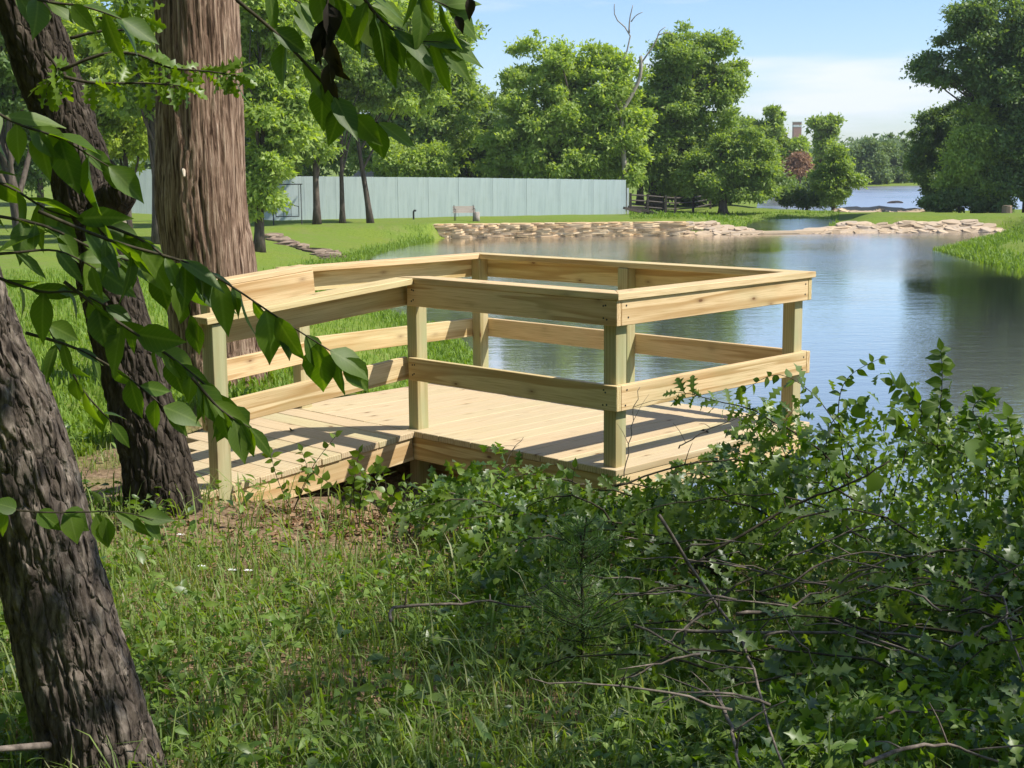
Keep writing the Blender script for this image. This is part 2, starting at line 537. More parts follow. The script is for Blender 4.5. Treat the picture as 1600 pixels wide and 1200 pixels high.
def ground_mat():
    m, t, o = new_mat('ground_lawn_and_soil')
    v = coords(t, 'Object')
    n1 = noise(t, v, 0.35, 6, 0.6)
    n2 = noise(t, v, 9.0, 5, 0.65)
    n3 = noise(t, v, 2.2, 4, 0.6)
    lawn = ramp(t, n2, [(0.25, (.10, .155, .02)), (0.5, (.145, .21, .03)), (0.78, (.19, .25, .05))])
    lawn = mixrgb(t, lawn, (1.25, 1.05, .9), ramp(t, n1, [(.45, (0, 0, 0)), (.7, (.55, .55, .55))]), 'MULTIPLY')
    lawn = mixrgb(t, lawn, (.20, .19, .075), ramp(t, noise(t, v, .9, 6, .7), [(.50, (0, 0, 0)), (.72, (.6, .6, .6))]))
    soil = ramp(t, noise(t, v, 26.0, 6, 0.7), [(0.3, (.09, .058, .034)), (0.55, (.24, .165, .10)), (0.75, (.38, .285, .185))])
    # bare soil close to the deck and under the brush, lawn everywhere else
    vm = node(t, 'ShaderNodeVectorMath', operation='DISTANCE')
    t.links.new(v, vm.inputs[0]); vm.inputs[1].default_value = (0.7, 6.5, 2.2)
    a = node(t, 'ShaderNodeMath', operation='MULTIPLY_ADD')
    t.links.new(n3, a.inputs[0]); a.inputs[1].default_value = 2.6; t.links.new(vm.outputs['Value'], a.inputs[2])
    mr = node(t, 'ShaderNodeMapRange')
    t.links.new(a.outputs[0], mr.inputs[0])
    mr.inputs[1].default_value, mr.inputs[2].default_value = 5.0, 5.8
    c = mixrgb(t, soil, lawn, mr.outputs[0])
    principled(t, o, c, 0.95, 0.1, n2, 0.7, 0.06)
    return m

def water_mat(name='pond_water', amp=.75, ro=(.02, .17)):
    m, t, o = new_mat(name)
    v = coords(t, 'Object', (1.0, 1.0, 1.0))
    n1 = noise(t, coords(t, 'Object', (0.55, 1.5, 1.0)), 1.1, 3, 0.55)
    n2 = noise(t, coords(t, 'Object', (1.0, 1.7, 1.0)), 4.2, 3, 0.6)
    patch = ramp(t, noise(t, coords(t, 'Object', (0.05, 0.03, 1)), 1.3, 3), [(0.40, (.22, .22, .22)), (0.62, (1, 1, 1))])
    # the open middle of the pond is ruffled by the breeze, the near bank shelters the water below it
    sx = t.nodes.new('ShaderNodeSeparateXYZ')
    t.links.new(v, sx.inputs[0])
    mr = node(t, 'ShaderNodeMapRange')
    t.links.new(sx.outputs['Y'], mr.inputs[0])
    mr.inputs[1].default_value, mr.inputs[2].default_value, mr.inputs[3].default_value, mr.inputs[4].default_value = 28, 58, 0.35, 1.3
    patch = mixrgb(t, patch, mr.outputs[0], 1.0, 'MULTIPLY')
    h = mixrgb(t, n1, n2, 0.35)
    bn = node(t, 'ShaderNodeBump', Distance=0.05)
    k = node(t, 'ShaderNodeMath', operation='MULTIPLY'); k.inputs[1].default_value = amp
    t.links.new(patch, k.inputs[0])
    t.links.new(k.outputs[0], bn.inputs['Strength'])
    t.links.new(h, bn.inputs['Height'])
    body = node(t, 'ShaderNodeBsdfDiffuse'); body.inputs[0].default_value = (.17, .185, .175, 1)
    gl = node(t, 'ShaderNodeBsdfGlossy'); gl.inputs[0].default_value = (1.0, .97, .92, 1); t.links.new(ramp(t, patch, [(0.1, (ro[0],) * 3), (1.0, (ro[1],) * 3)]), gl.inputs['Roughness'])
    fr = node(t, 'ShaderNodeFresnel', IOR=1.333)
    for q in (gl, fr): t.links.new(bn.outputs[0], q.inputs['Normal'])
    bo_ = node(t, 'ShaderNodeMath', operation='MULTIPLY'); bo_.inputs[1].default_value = 1.8; bo_.use_clamp = True
    t.links.new(fr.outputs[0], bo_.inputs[0])
    mx = node(t, 'ShaderNodeMixShader')
    t.links.new(bo_.outputs[0], mx.inputs[0]); t.links.new(body.outputs[0], mx.inputs[1]); t.links.new(gl.outputs[0], mx.inputs[2])
    t.links.new(mx.outputs[0], o.inputs[0])
    return m

GROUND, WATER, LAKEW = ground_mat(), water_mat(), water_mat('lake_water', .9, (.22, .30))
def fence_mat():
    m, t, o = new_mat('fence_paint')
    v = coords(t, 'Object', (5, 5, .35))
    st = noise(t, v, 1.0, 5, .65)
    bl = noise(t, coords(t, 'Object'), .5, 4, .6)
    c = ramp(t, st, [(.3, (.43, .50, .49)), (.5, (.53, .605, .59)), (.75, (.58, .65, .63))])
    c = mixrgb(t, c, (.40, .45, .40), ramp(t, bl, [(.5, (0, 0, 0)), (.75, (.4, .4, .4))]))
    principled(t, o, c, .7, .2, st, .15, .01)
    return m
FENCE = fence_mat()
def stone_mat(name, stops):
    m, t, o = new_mat(name)
    oi = t.nodes.new('ShaderNodeObjectInfo')
    c = ramp(t, oi.outputs['Random'], stops)
    n = noise(t, coords(t, 'Object'), 7.0, 6, 0.65)
    c = mixrgb(t, c, (1.35, 1.25, 1.15), n, 'MULTIPLY')
    principled(t, o, c, 0.9, 0.15, n, 0.6, 0.03)
    return m
STONE = stone_mat('sandstone', [(0, (.42, .31, .175)), (.3, (.55, .43, .26)), (.6, (.60, .48, .31)), (.8, (.48, .34, .20)), (1, (.52, .43, .30))])
ROCK = stone_mat('pale_rock', [(0, (.30, .235, .155)), (.4, (.42, .335, .23)), (.7, (.38, .32, .245)), (1, (.50, .39, .26))])
METAL = plain_mat('black_metal', (.012, .012, .012), (.03, .03, .03), 10, 0.5, 0.4)
TAN = plain_mat('tan_boards', (.42, .36, .29), (.52, .45, .37), 8)
DARKWOOD = plain_mat('dark_weathered_wood', (.045, .035, .028), (.10, .08, .065), 12)
REDBRICK = plain_mat('red_brick', (.42, .22, .17), (.50, .27, .21), 2)
WHITEP = plain_mat('white_paint', (.70, .70, .70), (.8, .8, .8), 2)
ROOF = plain_mat('tan_shingles', (.36, .29, .22), (.50, .42, .33), 4)
PETAL = plain_mat('white_petals', (.75, .75, .72), (.82, .82, .80), 20)

# ------------------------------------------------------------------ terrain
POND = np.array([(-.84, 26), (-.55, 20), (.1, 15), (1.0, 12.2), (3, 11.3), (6, 11.5), (10, 13), (15, 22), (17.6, 38), (18.3, 51), (18.5, 56), (19.0, 61), (22.5, 67), (25.2, 71.5), (27.4, 75.8),
                 (24, 76.3), (17, 76.6), (12.5, 76.2), (5, 75.6), (-3.9, 75), (-4.1, 73), (-5.9, 64), (-6.9, 57), (-7.5, 52), (-7.0, 46), (-4.6, 40), (-1.9, 34), (-.9, 29)])
POOL = np.array([(13.0, 77.6), (17.3, 77.6), (19.0, 84), (21.5, 93), (20.5, 95), (16.8, 94), (14.8, 86)])
LAKE = np.array([(20.5, 113), (24, 107), (34, 104.5), (48, 107), (70, 118), (95, 150), (90, 190), (60, 204), (35, 202), (29, 160)])

def sdf(x, y, poly):
    d = np.full(x.shape, 1e9)
    inside = np.zeros(x.shape, bool)
    n = len(poly)
    for i in range(n):
        ax, ay = poly[i]; bx, by = poly[(i + 1) % n]
        ex, ey = bx - ax, by - ay
        t = np.clip(((x - ax) * ex + (y - ay) * ey) / (ex * ex + ey * ey), 0, 1)
        d = np.minimum(d, np.hypot(x - ax - t * ex, y - ay - t * ey))
        c = ((ay > y) != (by > y)) & (x < ex * (y - ay) / (ey + 1e-12) + ax)
        inside ^= c
    return np.where(inside, -d, d)

def sstep(t):
    t = np.clip(t, 0, 1)
    return t * t * (3 - 2 * t)

def ht(x, y):
    x = np.asarray(x, float); y = np.asarray(y, float)
    r = np.hypot(x, np.maximum(y, 0) - 2)
    B = 2.24 - 1.15 * sstep((r - 9) / 40) - 0.27 * sstep((r - 45) / 30)
    B = B + 0.10 * (fbm(np.stack([x * .35, y * .35, x * 0], -1).reshape(-1, 3), 3, 3).reshape(x.shape) - .5) * 2
    B = B + .10 * np.exp(-(((x + 1.85) / .5) ** 2 + ((y - 7.0) / .35) ** 2))
    B = B - .30 * np.exp(-(((x + .25) / .75) ** 2 + ((y - 8.15) / .62) ** 2))
    B = B + .22 * np.exp(-(((x + 2.15) / .75) ** 2 + ((y - 9.6) / .55) ** 2)) + .12 * np.exp(-(((x + 1.3) / .5) ** 2 + ((y - 10.4) / .5) ** 2))
    far = sstep((np.hypot(x, y) - 260) / 500)
    B = B + far * 16 * fbm(np.stack([x * .004, y * .004, x * 0], -1).reshape(-1, 3), 9, 3).reshape(x.shape)
    B = B * (1 - .62 * sstep((y - 82.5) / 9) * sstep((x - 6) / 8) * (1 - far))
    d1 = sdf(x, y, POND)
    w1 = 6.0 - 2.9 * sstep((.5 - x) / 1.6) * (1 - sstep((y - 13) / 6)) + 3.0 * sstep((y - 18) / 12)
    rocky = np.where((x > 8.6) & (x < 28), 2.2, 0.5)
    w1 = w1 + (rocky - w1) * sstep((y - 70) / 4)
    k1 = sstep((d1 + .15) / w1) ** 0.85
    d2 = np.minimum(sdf(x, y, POOL), sdf(x, y, LAKE))
    k2 = sstep((d2 + .1) / 3.0)
    k = np.minimum(k1, k2)
    dmin = np.minimum(d1, d2)
    return np.where(dmin > -0.1, B * k, 0) - 1.2 * sstep(-dmin / 3.0) - 0.04

def h1(x, y):
    return float(ht(np.array([x]), np.array([y]))[0])

def axis(lo, hi, knots):
    """uneven grid spacing: knots = [(until, step)] going outwards from lo"""
    v, p = [], lo
    for until, step in knots:
        n = max(1, int(round((until - p) / step)))
        v += list(np.linspace(p, until, n, endpoint=False))
        p = until
    v.append(hi)
    return np.array(v)

gx = axis(-2500, 2500, [(-400, 150), (-100, 20), (-30, 2.5), (-8, .5), (12, .22), (30, .6), (100, 2.5), (400, 20), (2500, 150)])
gy = axis(-600, 4000, [(-50, 60), (0, 4), (14, .22), (32, .5), (100, .8), (220, 3), (500, 20), (4000, 175)])
GX, GY = np.meshgrid(gx, gy)
GZ = ht(GX.ravel(), GY.ravel()).reshape(GX.shape)
nx, ny = len(gx), len(gy)
ii, jj = np.meshgrid(np.arange(ny - 1), np.arange(nx - 1), indexing='ij')
GF = np.stack([ii * nx + jj, ii * nx + jj + 1, (ii + 1) * nx + jj + 1, (ii + 1) * nx + jj], -1).reshape(-1, 4)
tag(link('ground', np_mesh('ground', np.stack([GX, GY, GZ], -1).reshape(-1, 3), GF, True), GROUND), 'green lawn and bare bank around the pond', None, None, 'structure')

def sheet(name, poly, z, mat, grow=1.0):
    c = poly.mean(0)
    P = c + (poly - c) * grow
    V = np.concatenate([np.c_[P, np.full(len(P), z)], [[c[0], c[1], z]]])
    n = len(P)
    # fan is fine here: the sheet is hidden by the bank outside the shoreline
    me = bpy.data.meshes.new(name)
    me.from_pydata([tuple(p) for p in V[:n]], [], [list(range(n))])
    me.update()
    return link(name, me, mat)
def rect(x0, y0, x1, y1): return np.array([(x0, y0), (x1, y0), (x1, y1), (x0, y1)])
tag(sheet('pond_water', rect(-12, 8.5, 34, 100), 0.0, WATER), 'calm pond water reflecting trees and pale sky', None, None, 'structure')
tag(sheet('lake_water', rect(-30, 100.01, 130, 230), 0.0, LAKEW), 'rippled lake water beyond the grassy dam', None, None, 'structure')

# ------------------------------------------------------------------ the deck
TH = math.radians(44.69)
DZ = CAMZ - 1.6609
DECK_ORIGIN = Vector((0.5627, 7.3416, DZ))
deck = thing('fishing_deck', 'new pale pine deck with railings and ramp beside the pond', 'deck', DECK_ORIGIN, None, (0, 0, math.pi / 2 - TH))
T = 0.038
PW = 0.089
A1 = 1.888          # platform size along local x (towards the water)
B1 = 3.0            # and along local y
ZC = 0.9616         # top of the cap rail above the boards
Z2, Z1, HB = ZC - T - 0.14, 0.319, 0.14

def d2w(a, b, z=0):
    c, s = math.sin(TH), math.cos(TH)
    return Vector((DECK_ORIGIN.x + a * c - b * s, DECK_ORIGIN.y + a * s + b * c, DZ + z))

_bm = {}
def board(name, L, W, H, loc, rot=(0, 0, 0), mat=WOOD, jitter=0.0):
    key = (round(L, 3), round(W, 3), round(H, 3), mat.name)
    if key not in _bm:
        me = chamfer_box('board', L, W, H)
        me.materials.append(mat)
        _bm[key] = me
    o = link(name, _bm[key], None, deck, loc)
    o.rotation_euler = (rot[0] + random.uniform(-jitter, jitter), rot[1] + random.uniform(-jitter, jitter), rot[2])
    return o

HALF = math.pi / 2
def along_a(name, a0, a1, b0, b1, z0, z1, mat=WOOD):
    return board(name, a1 - a0, b1 - b0, z1 - z0, ((a0 + a1) / 2, (b0 + b1) / 2, (z0 + z1) / 2), (0, 0, 0), mat)
def along_b(name, b0, b1, a0, a1, z0, z1, mat=WOOD):
    return board(name, b1 - b0, a1 - a0, z1 - z0, ((a0 + a1) / 2, (b0 + b1) / 2, (z0 + z1) / 2), (0, 0, HALF), mat)
def up(name, a, b, z0, z1, mat=WOODG):
    return board(name, z1 - z0, PW, PW, (a, b, (z0 + z1) / 2), (0, -HALF, 0), mat)

# deck boards run towards the water and lie on the rim
nb = 21
pitch = (B1 + 0.006) / nb
for i in range(nb):
    b0 = -0.004 + i * pitch
    dz = random.uniform(-.0015, .0015)
    along_a('deck_board', -0.006 + random.uniform(-.003, .003), A1 + .012, b0, b0 + pitch - .003, -T + dz, dz, DECKW)
# rim and joists
RB = -T - 0.145
along_b('rim_board', 0.0, B1, 0.0, T, RB, -T - .0015)
along_b('rim_board', 0.0, B1, A1 - T, A1, RB, -T - .0015)
along_a('rim_board', T, A1 - T, 0.0, T, RB, -T - .0015)
along_a('rim_board', T, A1 - T, B1 - T, B1, RB, -T - .0015)
for i in range(1, 6):
    bb = i * B1 / 6
    along_a('joist', T, A1 - T, bb - .019, bb + .019, RB, -T - .002)
# posts
def gz(a, b):
    p = d2w(a, b)
    return h1(p.x, p.y) - DZ
p0 = T + PW / 2
posts = [(p0, p0), (A1 - p0, p0), (A1 - p0, 1.445), (A1 - p0, B1 - p0), (p0, 1.705)]
for a, b in posts:
    up('post', a, b, gz(a, b) - .4, ZC - T - .002)
for a, b in ((p0 + .25, 1.35), (p0 + .05, B1 - p0 - .12), (.95, .5), (.95, 2.3)):
    up('post', a, b, gz(a, b) - .4, RB - .002)
along_b('beam', .1, B1 - .1, .30, .338, RB - .186, RB - .002)
# rails on the outside of the posts
BL = 1.70
along_b('rail', 0.0, BL, 0.0, T, Z2, Z2 + HB)
along_b('rail', 0.0, BL, 0.0, T, Z1, Z1 + HB)
along_a('rail', T + .0015, A1 - T - .0015, 0.0, T, Z2, Z2 + HB)
along_a('rail', T + .0015, A1 - T - .0015, 0.0, T, Z1, Z1 + HB)
along_b('rail', -.001, B1, A1 - T, A1, Z2, Z2 + HB)
along_b('rail', -.001, B1, A1 - T, A1, Z1, Z1 + HB)
along_a('rail', 0.02, A1 - T - .0015, B1 - T, B1, Z2, Z2 + HB)
along_a('rail', 0.02, A1 - T - .0015, B1 - T, B1, Z1, Z1 + HB)

def cap(poly, ax='a'):
    """cap rail: mitred plank lying flat, poly in deck plan"""
    P = np.array(poly, float)
    c = P.mean(0)
    L = P - c
    if ax == 'b': L = np.stack([L[:, 1], -L[:, 0]], -1)
    z = T / 2
    n = len(P)
    e = .003
    k = 1 - e / np.abs(L).max(0)
    V = np.concatenate([np.c_[L * k, np.full(n, -z)], np.c_[L, np.full(n, -z + e)], np.c_[L, np.full(n, z - e)], np.c_[L * k, np.full(n, z)]])
    F = []
    for r in range(3):
        for i in range(n):
            j = (i + 1) % n
            F.append([r * n + i, r * n + j, (r + 1) * n + j, (r + 1) * n + i])
    me = np_mesh('cap', V, [np.array(F), np.array([list(range(n))[::-1], list(range(3 * n, 4 * n))])])
    o = link('cap_rail', me, WOOD, deck, (c[0], c[1], ZC - z))
    o.rotation_euler = (0, 0, HALF if ax == 'b' else 0)
    return o
CW, OV = 0.14, 0.014
A2 = A1 + .022
g = .0012
cap([(-.004, -OV), (A2, -OV), (A2 - CW, CW - OV - g), (CW - .004, CW - OV - g)], 'a')
cap([(-.004, -OV + g), (CW - .004, CW - OV + g), (CW - .004, BL - .06), (-.004, BL + .07)], 'b')
cap([(A2, -OV + g), (A2, B1 + .022 - g), (A2 - CW, B1 + .022 - CW), (A2 - CW, CW - OV + g)], 'b')
cap([(A2 - g, B1 + .022), (-.03, B1 + .022), (-.03, B1 + .022 - CW), (A2 - CW - g, B1 + .022 - CW)], 'a')

# screw heads where the rails meet the posts
sc_me = MB().tube([(0, 0, -.004), (0, 0, .0015)], .0055, 7).mesh('screw_head')
sc_me.materials.append(METAL)
def screw(a, b, z, face):
    o = link('screw_head', sc_me, None, deck, (a, b, z))
    o.rotation_euler = (HALF, 0, 0) if face == 'b' else (0, -HALF, 0)
for z in (Z1 + .035, Z1 + .105, Z2 + .035, Z2 + .105):
    for b in (.075, .10, 1.64, 1.66):
        screw(-.0005, b + random.uniform(-.008, .008), z + random.uniform(-.008, .008), 'a')
    for a in (.085, A1 - .085):
        screw(a + random.uniform(-.015, .015), -.0005, z + random.uniform(-.008, .008), 'b')

# ramp: falls 1 in 12.5 towards the bank, boards lie across it
SL = 1 / 12.5
ang = math.atan(SL)
RL, R0, R1 = 1.95, 1.65, 2.94
def rz(a): return -0.004 + SL * a     # a is negative going down the ramp
nr = 13
def rot_ramp(o, across=False):
    R = Matrix.Rotation(-ang, 4, 'Y')
    if across: R = R @ Matrix.Rotation(HALF, 4, 'Z')
    o.rotation_euler = R.to_euler()
    return o
for i in range(nr):
    a = -0.074 - i * 0.146
    R1_ = R1 if a > -.8 else max(R0 + .25, R1 - (-.8 - a) * 1.45)
    if a < -1.72: continue
    rot_ramp(board('ramp_board', R1_ - R0 + random.choice((-.004, 0, .005)), .1435, T, (a, (R0 + R1_) / 2, rz(a) - T / 2 + random.uniform(-.0012, .0012)), mat=DECKW), True)
def ramp_piece(name, a0, a1, b0, b1, z0, z1, mat=WOOD):
    """plank lying along the ramp; z measured from the ramp boards"""
    am = (a0 + a1) / 2
    return rot_ramp(board(name, (a1 - a0) / math.cos(ang), b1 - b0, z1 - z0, (am, (b0 + b1) / 2, rz(am) + (z0 + z1) / 2), mat=mat))
ramp_piece('ramp_rim', -1.7, -.006, R0 + .012, R0 + .05, -T - .145, -T - .002)
ramp_piece('ramp_rim', -.85, -.006, R1 - .05, R1 - .012, -T - .145, -T - .002)
ramp_piece('joist', -1.2, -.006, 2.28, 2.318, -T - .145, -T - .002)
# near-side rail: planks on the inner face of the posts, wide cap above
for a in (-1.405,):
    up('post', a, R0 + PW / 2 - .004, gz(a, R0) - .4, rz(a) + ZC - T - .01)
for z in (Z1, Z2):
    ramp_piece('rail', -1.46, .034, R0 + PW - .003, R0 + PW + T - .003, z, z + HB)
ramp_piece('cap_rail', -1.49, -.009, R0 - .022, R0 + PW + T + .008, ZC - T, ZC)
# far-side rail
LB0 = 2.79
for a in (-.66, .055):
    up('post', a, LB0 + T + PW / 2 + .001, gz(a, LB0) - .4, (rz(a) if a < 0 else -.02) + ZC - T - .012)
ramp_piece('rail', -.72, .12, LB0, LB0 + T, Z2 - .012, ZC - T + .012)
ramp_piece('rail', -.72, .06, LB0, LB0 + T, Z1, Z1 + HB)
ramp_piece('cap_rail', -.74, .11, LB0 + .004, LB0 + .144, ZC - T + .0135, ZC + .010)

# ------------------------------------------------------------------ trees of the backdrop
def crown_vf(ells, n, leaf, clump, seed, up=0.55, tri=False):
    """leaf-sized faces gathered in clumps through the volume of some ellipsoids"""
    r = np.random.default_rng(seed)
    area = np.array([e[3] * e[5] + e[4] * e[5] + e[3] * e[4] for e in ells])
    share = area / area.sum()
    P, O = [], []
    for e, s in zip(ells, share):
        c, rad = np.array(e[:3]), np.array(e[3:6])
        m = int(n * s)
        k = max(7, int(6.2 * area_of(rad) / (clump * clump * 4)))
        dirs = unit(r.normal(size=(k, 3)))
        rr = 0.45 + 0.55 * r.random(k) ** 0.6
        rr *= np.where(r.random(k) < .22, r.uniform(1.1, 1.42, k), r.uniform(.82, 1.08, k))
        cc = c + dirs * rad * rr[:, None]
        size = clump * (.38 + 1.0 * r.random(k) ** 1.4) * np.where(rr > 1.09, .7, 1)
        wgt = size ** 2 / (size ** 2).sum()
        idx = r.choice(k, m, p=wgt)
        off = r.normal(size=(m, 3)) * np.array([.41, .41, .25]) * size[idx][:, None]
        P.append(cc[idx] + off)
        O.append(unit(off + 0.5 * dirs[idx] * size[idx][:, None]))
    P, O = np.concatenate(P), np.concatenate(O)
    m = len(P)
    nrm = unit(up * np.array([0, 0, 1.0]) + 0.55 * O + 0.55 * r.normal(size=(m, 3)))
    xd = unit(O + 0.9 * r.normal(size=(m, 3)) + np.array([0, 0, -.25]))
    sc = leaf * r.uniform(.6, 1.35, m)
    return place(TRI_V, TRI_F, P, xd, nrm, sc) if tri else place(RHOMB_V, RHOMB_F, P, xd, nrm, sc)

def area_of(rad):
    return 4 * math.pi * ((rad[0] * rad[1]) ** 1.6 / 3 + (rad[0] * rad[2]) ** 1.6 / 3 + (rad[1] * rad[2]) ** 1.6 / 3) ** (1 / 1.6) / 3

def limbs(mb, base, top, r0, ells, seed, extra=8, sides=7):
    """tapered trunk with limbs that reach into every part of the crown"""
    r = random.Random(seed)
    base, top = np.array(base), np.array(top)
    n = 9
    t = np.linspace(0, 1, n)[:, None]
    wob = np.cumsum(np.array([[r.gauss(0, 1), r.gauss(0, 1), 0] for _ in range(n)]), 0) * 0.02 * np.linalg.norm(top - base) / 2.2
    path = base + (top - base) * t + wob * t
    rad = r0 * (1 - 0.72 * t[:, 0]) * (1 + 0.35 * np.exp(-t[:, 0] * 16))
    mb.tube(path, rad, sides)
    ends = [np.array(e[:3]) for e in ells]
    for _ in range(extra):
        e = r.choice(ells)
        d = np.array([r.gauss(0, 1), r.gauss(0, 1), r.gauss(.3, .8)])
        d /= np.linalg.norm(d)
        ends.append(np.array(e[:3]) + d * np.array(e[3:6]) * r.uniform(.5, .92))
    for q in ends:
        k = r.uniform(.35, .95)
        i = min(int(k * (n - 1)), n - 2)
        s = path[i]
        L = np.linalg.norm(q - s)
        if L < .3: continue
        mid = (s + q) / 2 + np.array([r.gauss(0, .08), r.gauss(0, .08), r.uniform(-.02, .12)]) * L
        mb.tube(smooth_path([s, mid, q], 6), np.linspace(rad[i] * .55, r0 * .07, 6), 5, False)
    return path

def ell_px(u, v, ru, rv, d, dd=0.0, deep=0.85):
    c = px(u, v, d + dd)
    k = (d + dd) / FPX
    return (c.x, c.y, c.z, ru * k, max(.4, 0.5 * (ru + rv) * k * deep), rv * k)

def tree(name, label, u, d, ells, n, leaf, mat, tw, top=None, bark=BARKF, seed=1, clump=.75, extra=8, cat='tree', group=None, basev=None):
    """u = pixel column of the trunk foot, d = distance; ells = crown lobes (u, v, ru, rv, depth shift)"""
    g0 = px(u, 300, d)
    bz = h1(g0.x, d) - .1
    base = Vector((g0.x, d, bz))
    E = [ell_px(e[0], e[1], e[2], e[3], d, e[4] if len(e) > 4 else 0) for e in ells]
    tp = px(top[0], top[1], d) if top else Vector(E[0][:3])
    t = thing(name, label, cat, base, group)
    b = np.array(base)
    Er = [(e[0] - b[0], e[1] - b[1], e[2] - b[2], *e[3:]) for e in E]
    mb = MB()
    limbs(mb, (0, 0, 0), np.array(tp) - b, tw * d / FPX / 2, Er, seed, extra)
    mb.obj('trunk', bark, t, None, True)
    V, F = crown_vf(Er, int(n * 1.8), leaf * .92, clump * 1.05, seed, .55, True)
    link('crown', np_mesh('crown', V, F), mat, t)
    return t

# --- left: behind the cedar and along the pale fence
tree('maple_tree', 'bright green tree seen between the dark leaning trunk and the cedar', 198, 62, [(190, 110, 70, 105), (150, 190, 60, 70), (205, 215, 40, 52), (90, 60, 60, 80)], 20000, .26, CR_Y, 12, (195, 120), seed=11, clump=.7)
tree('shade_tree', 'leafy tree behind the cedar with slim dark trunk at its left foot', 243, 56, [(250, 40, 80, 90), (300, 120, 60, 90), (225, 120, 30, 60)], 14000, .26, CR_B, 17, (240, 60), seed=12, clump=.8)
tree('lawn_tree', 'leaning grey trunk on the shaded lawn at the far left', 34, 50, [(-60, 80, 110, 120), (30, 60, 80, 90)], 12000, .25, CR_C, 27, (0, 190), seed=13, clump=.8)
tree('lawn_tree', 'dark tree deep in the shade left of the leaning trunks', 62, 74, [(60, 170, 90, 90), (10, 230, 50, 60), (110, 60, 80, 90)], 14000, .28, CR_C, 14, (60, 200), seed=14, clump=.85)
tree('lime_tree', 'bright leafy tree hanging low beside the cedar trunk', 402, 58, [(405, 60, 45, 110), (430, 170, 50, 80), (415, 260, 45, 62), (440, 40, 50, 60), (395, 290, 22, 45)], 26000, .24, CR_A, 17, (405, 120), seed=15, clump=.62)
tree('lawn_tree', 'straight dark trunk beside the garden swing, leaves high above the fence', 494, 74, [(480, 60, 70, 80), (470, 150, 50, 60), (520, 40, 55, 60), (465, 215, 60, 40), (440, 245, 40, 28)], 22000, .28, CR_B, 12, (494, 120), seed=16, clump=.75)
tree('lawn_tree', 'slim dark trunk in front of the fence, second from the swing', 534, 76.5, [(540, 70, 50, 80), (575, 120, 45, 55)], 13000, .28, CR_B, 9, (533, 150), seed=17, clump=.75)
tree('lawn_tree', 'slim dark trunk leaning left in front of the fence', 578, 77, [(600, 60, 70, 80), (640, 120, 60, 60), (560, 40, 50, 60), (690, 60, 35, 50)], 26000, .28, CR_A, 10, (548, 120), seed=18, clump=.8)
tree('backyard_tree', 'broad green tree rising behind the fence left of centre', 640, 97, [(640, 130, 84, 100), (590, 180, 66, 80), (690, 110, 50, 85), (640, 240, 76, 40), (705, 190, 46, 74), (560, 90, 70, 90)], 42000, .34, CR_B, 14, (640, 150), seed=19, clump=1.0)
tree('backyard_tree', 'dark green tree behind the fence, against the sky gap', 735, 104, [(735, 190, 44, 55), (765, 220, 42, 58), (715, 235, 50, 42), (700, 150, 38, 60), (800, 235, 44, 46)], 26000, .32, CR_C, 10, (735, 200), seed=20, clump=1.0)
tree('backyard_shrub', 'yellow green shrub showing above the fence near its middle', 640, 93, [(625, 248, 40, 30), (665, 252, 38, 26)], 9000, .26, CR_A, 6, (640, 250), seed=21, clump=.7, extra=3)
tree('backyard_tree', 'deep green tree mass filling the gap above the swing', 470, 118, [(470, 120, 120, 130), (590, 90, 110, 120), (380, 150, 80, 120), (250, 150, 120, 130), (100, 150, 130, 130), (470, 245, 90, 30), (590, 245, 60, 30)], 34000, .5, CR_C, 14, (470, 150), seed=22, clump=1.5)
# --- centre
tree('pecan_tree', 'big sunlit tree overhanging the right end of the pale fence', 905, 93, [(850, 150, 70, 75), (900, 125, 60, 50), (820, 220, 60, 65), (880, 225, 75, 62), (945, 200, 45, 50), (930, 250, 52, 42), (830, 258, 70, 30), (950, 130, 45, 40), (985, 255, 24, 40), (965, 175, 40, 60)], 62000, .30, CR_A, 18, (900, 130), seed=31, clump=.85, extra=14)
tree('oak_tree', 'tall spreading oak with dark trunk behind the brown rail fence', 1022, 100, [(1080, 100, 62, 58), (1110, 165, 48, 70), (1040, 150, 55, 60), (1060, 220, 70, 60), (1120, 110, 38, 55), (1020, 230, 45, 52), (1100, 250, 60, 40), (1040, 270, 45, 28)], 46000, .28, CR_B, 26, (1045, 110), seed=32, clump=.9, extra=16)
tree('low_tree', 'bushy low tree with arching limb right of the oak', 1130, 97, [(1145, 240, 46, 40), (1105, 268, 46, 34), (1180, 270, 34, 30), (1150, 295, 56, 18), (1190, 240, 20, 22)], 30000, .25, CR_B, 15, (1130, 235), seed=33, clump=.7, extra=10)
tree('backing_tree', 'dark tree filling the gap between the two big centre trees', 1000, 112, [(1000, 190, 60, 60), (960, 240, 60, 40), (1040, 235, 60, 45), (1130, 225, 46, 50)], 26000, .32, CR_C, 12, (1000, 190), seed=134, clump=1.0)
tree('low_tree', 'dark understorey tree behind the rail fence and oak trunk', 1085, 116, [(1075, 270, 70, 40), (1140, 262, 56, 46), (1010, 255, 40, 36), (1190, 285, 40, 30), (1110, 305, 60, 14)], 20000, .32, CR_C, 10, (1085, 260), seed=34, clump=.9)
tree('slender_tree', 'slender tree with small rounded top left of the red tower', 1212, 150, [(1210, 182, 12, 18), (1203, 212, 18, 22), (1184, 205, 18, 18), (1220, 250, 40, 34), (1170, 215, 20, 30), (1243, 240, 16, 16), (1250, 224, 9, 8)], 16000, .42, CR_B, 8, (1210, 190), seed=35, clump=.75)
tree('slender_tree', 'round topped tree with narrow trunk right of the red tower', 1284, 155, [(1288, 200, 20, 18), (1300, 195, 10, 12), (1286, 225, 12, 16), (1290, 262, 20, 20)], 9000, .40, CR_B, 14, (1284, 205), seed=36, clump=.75)
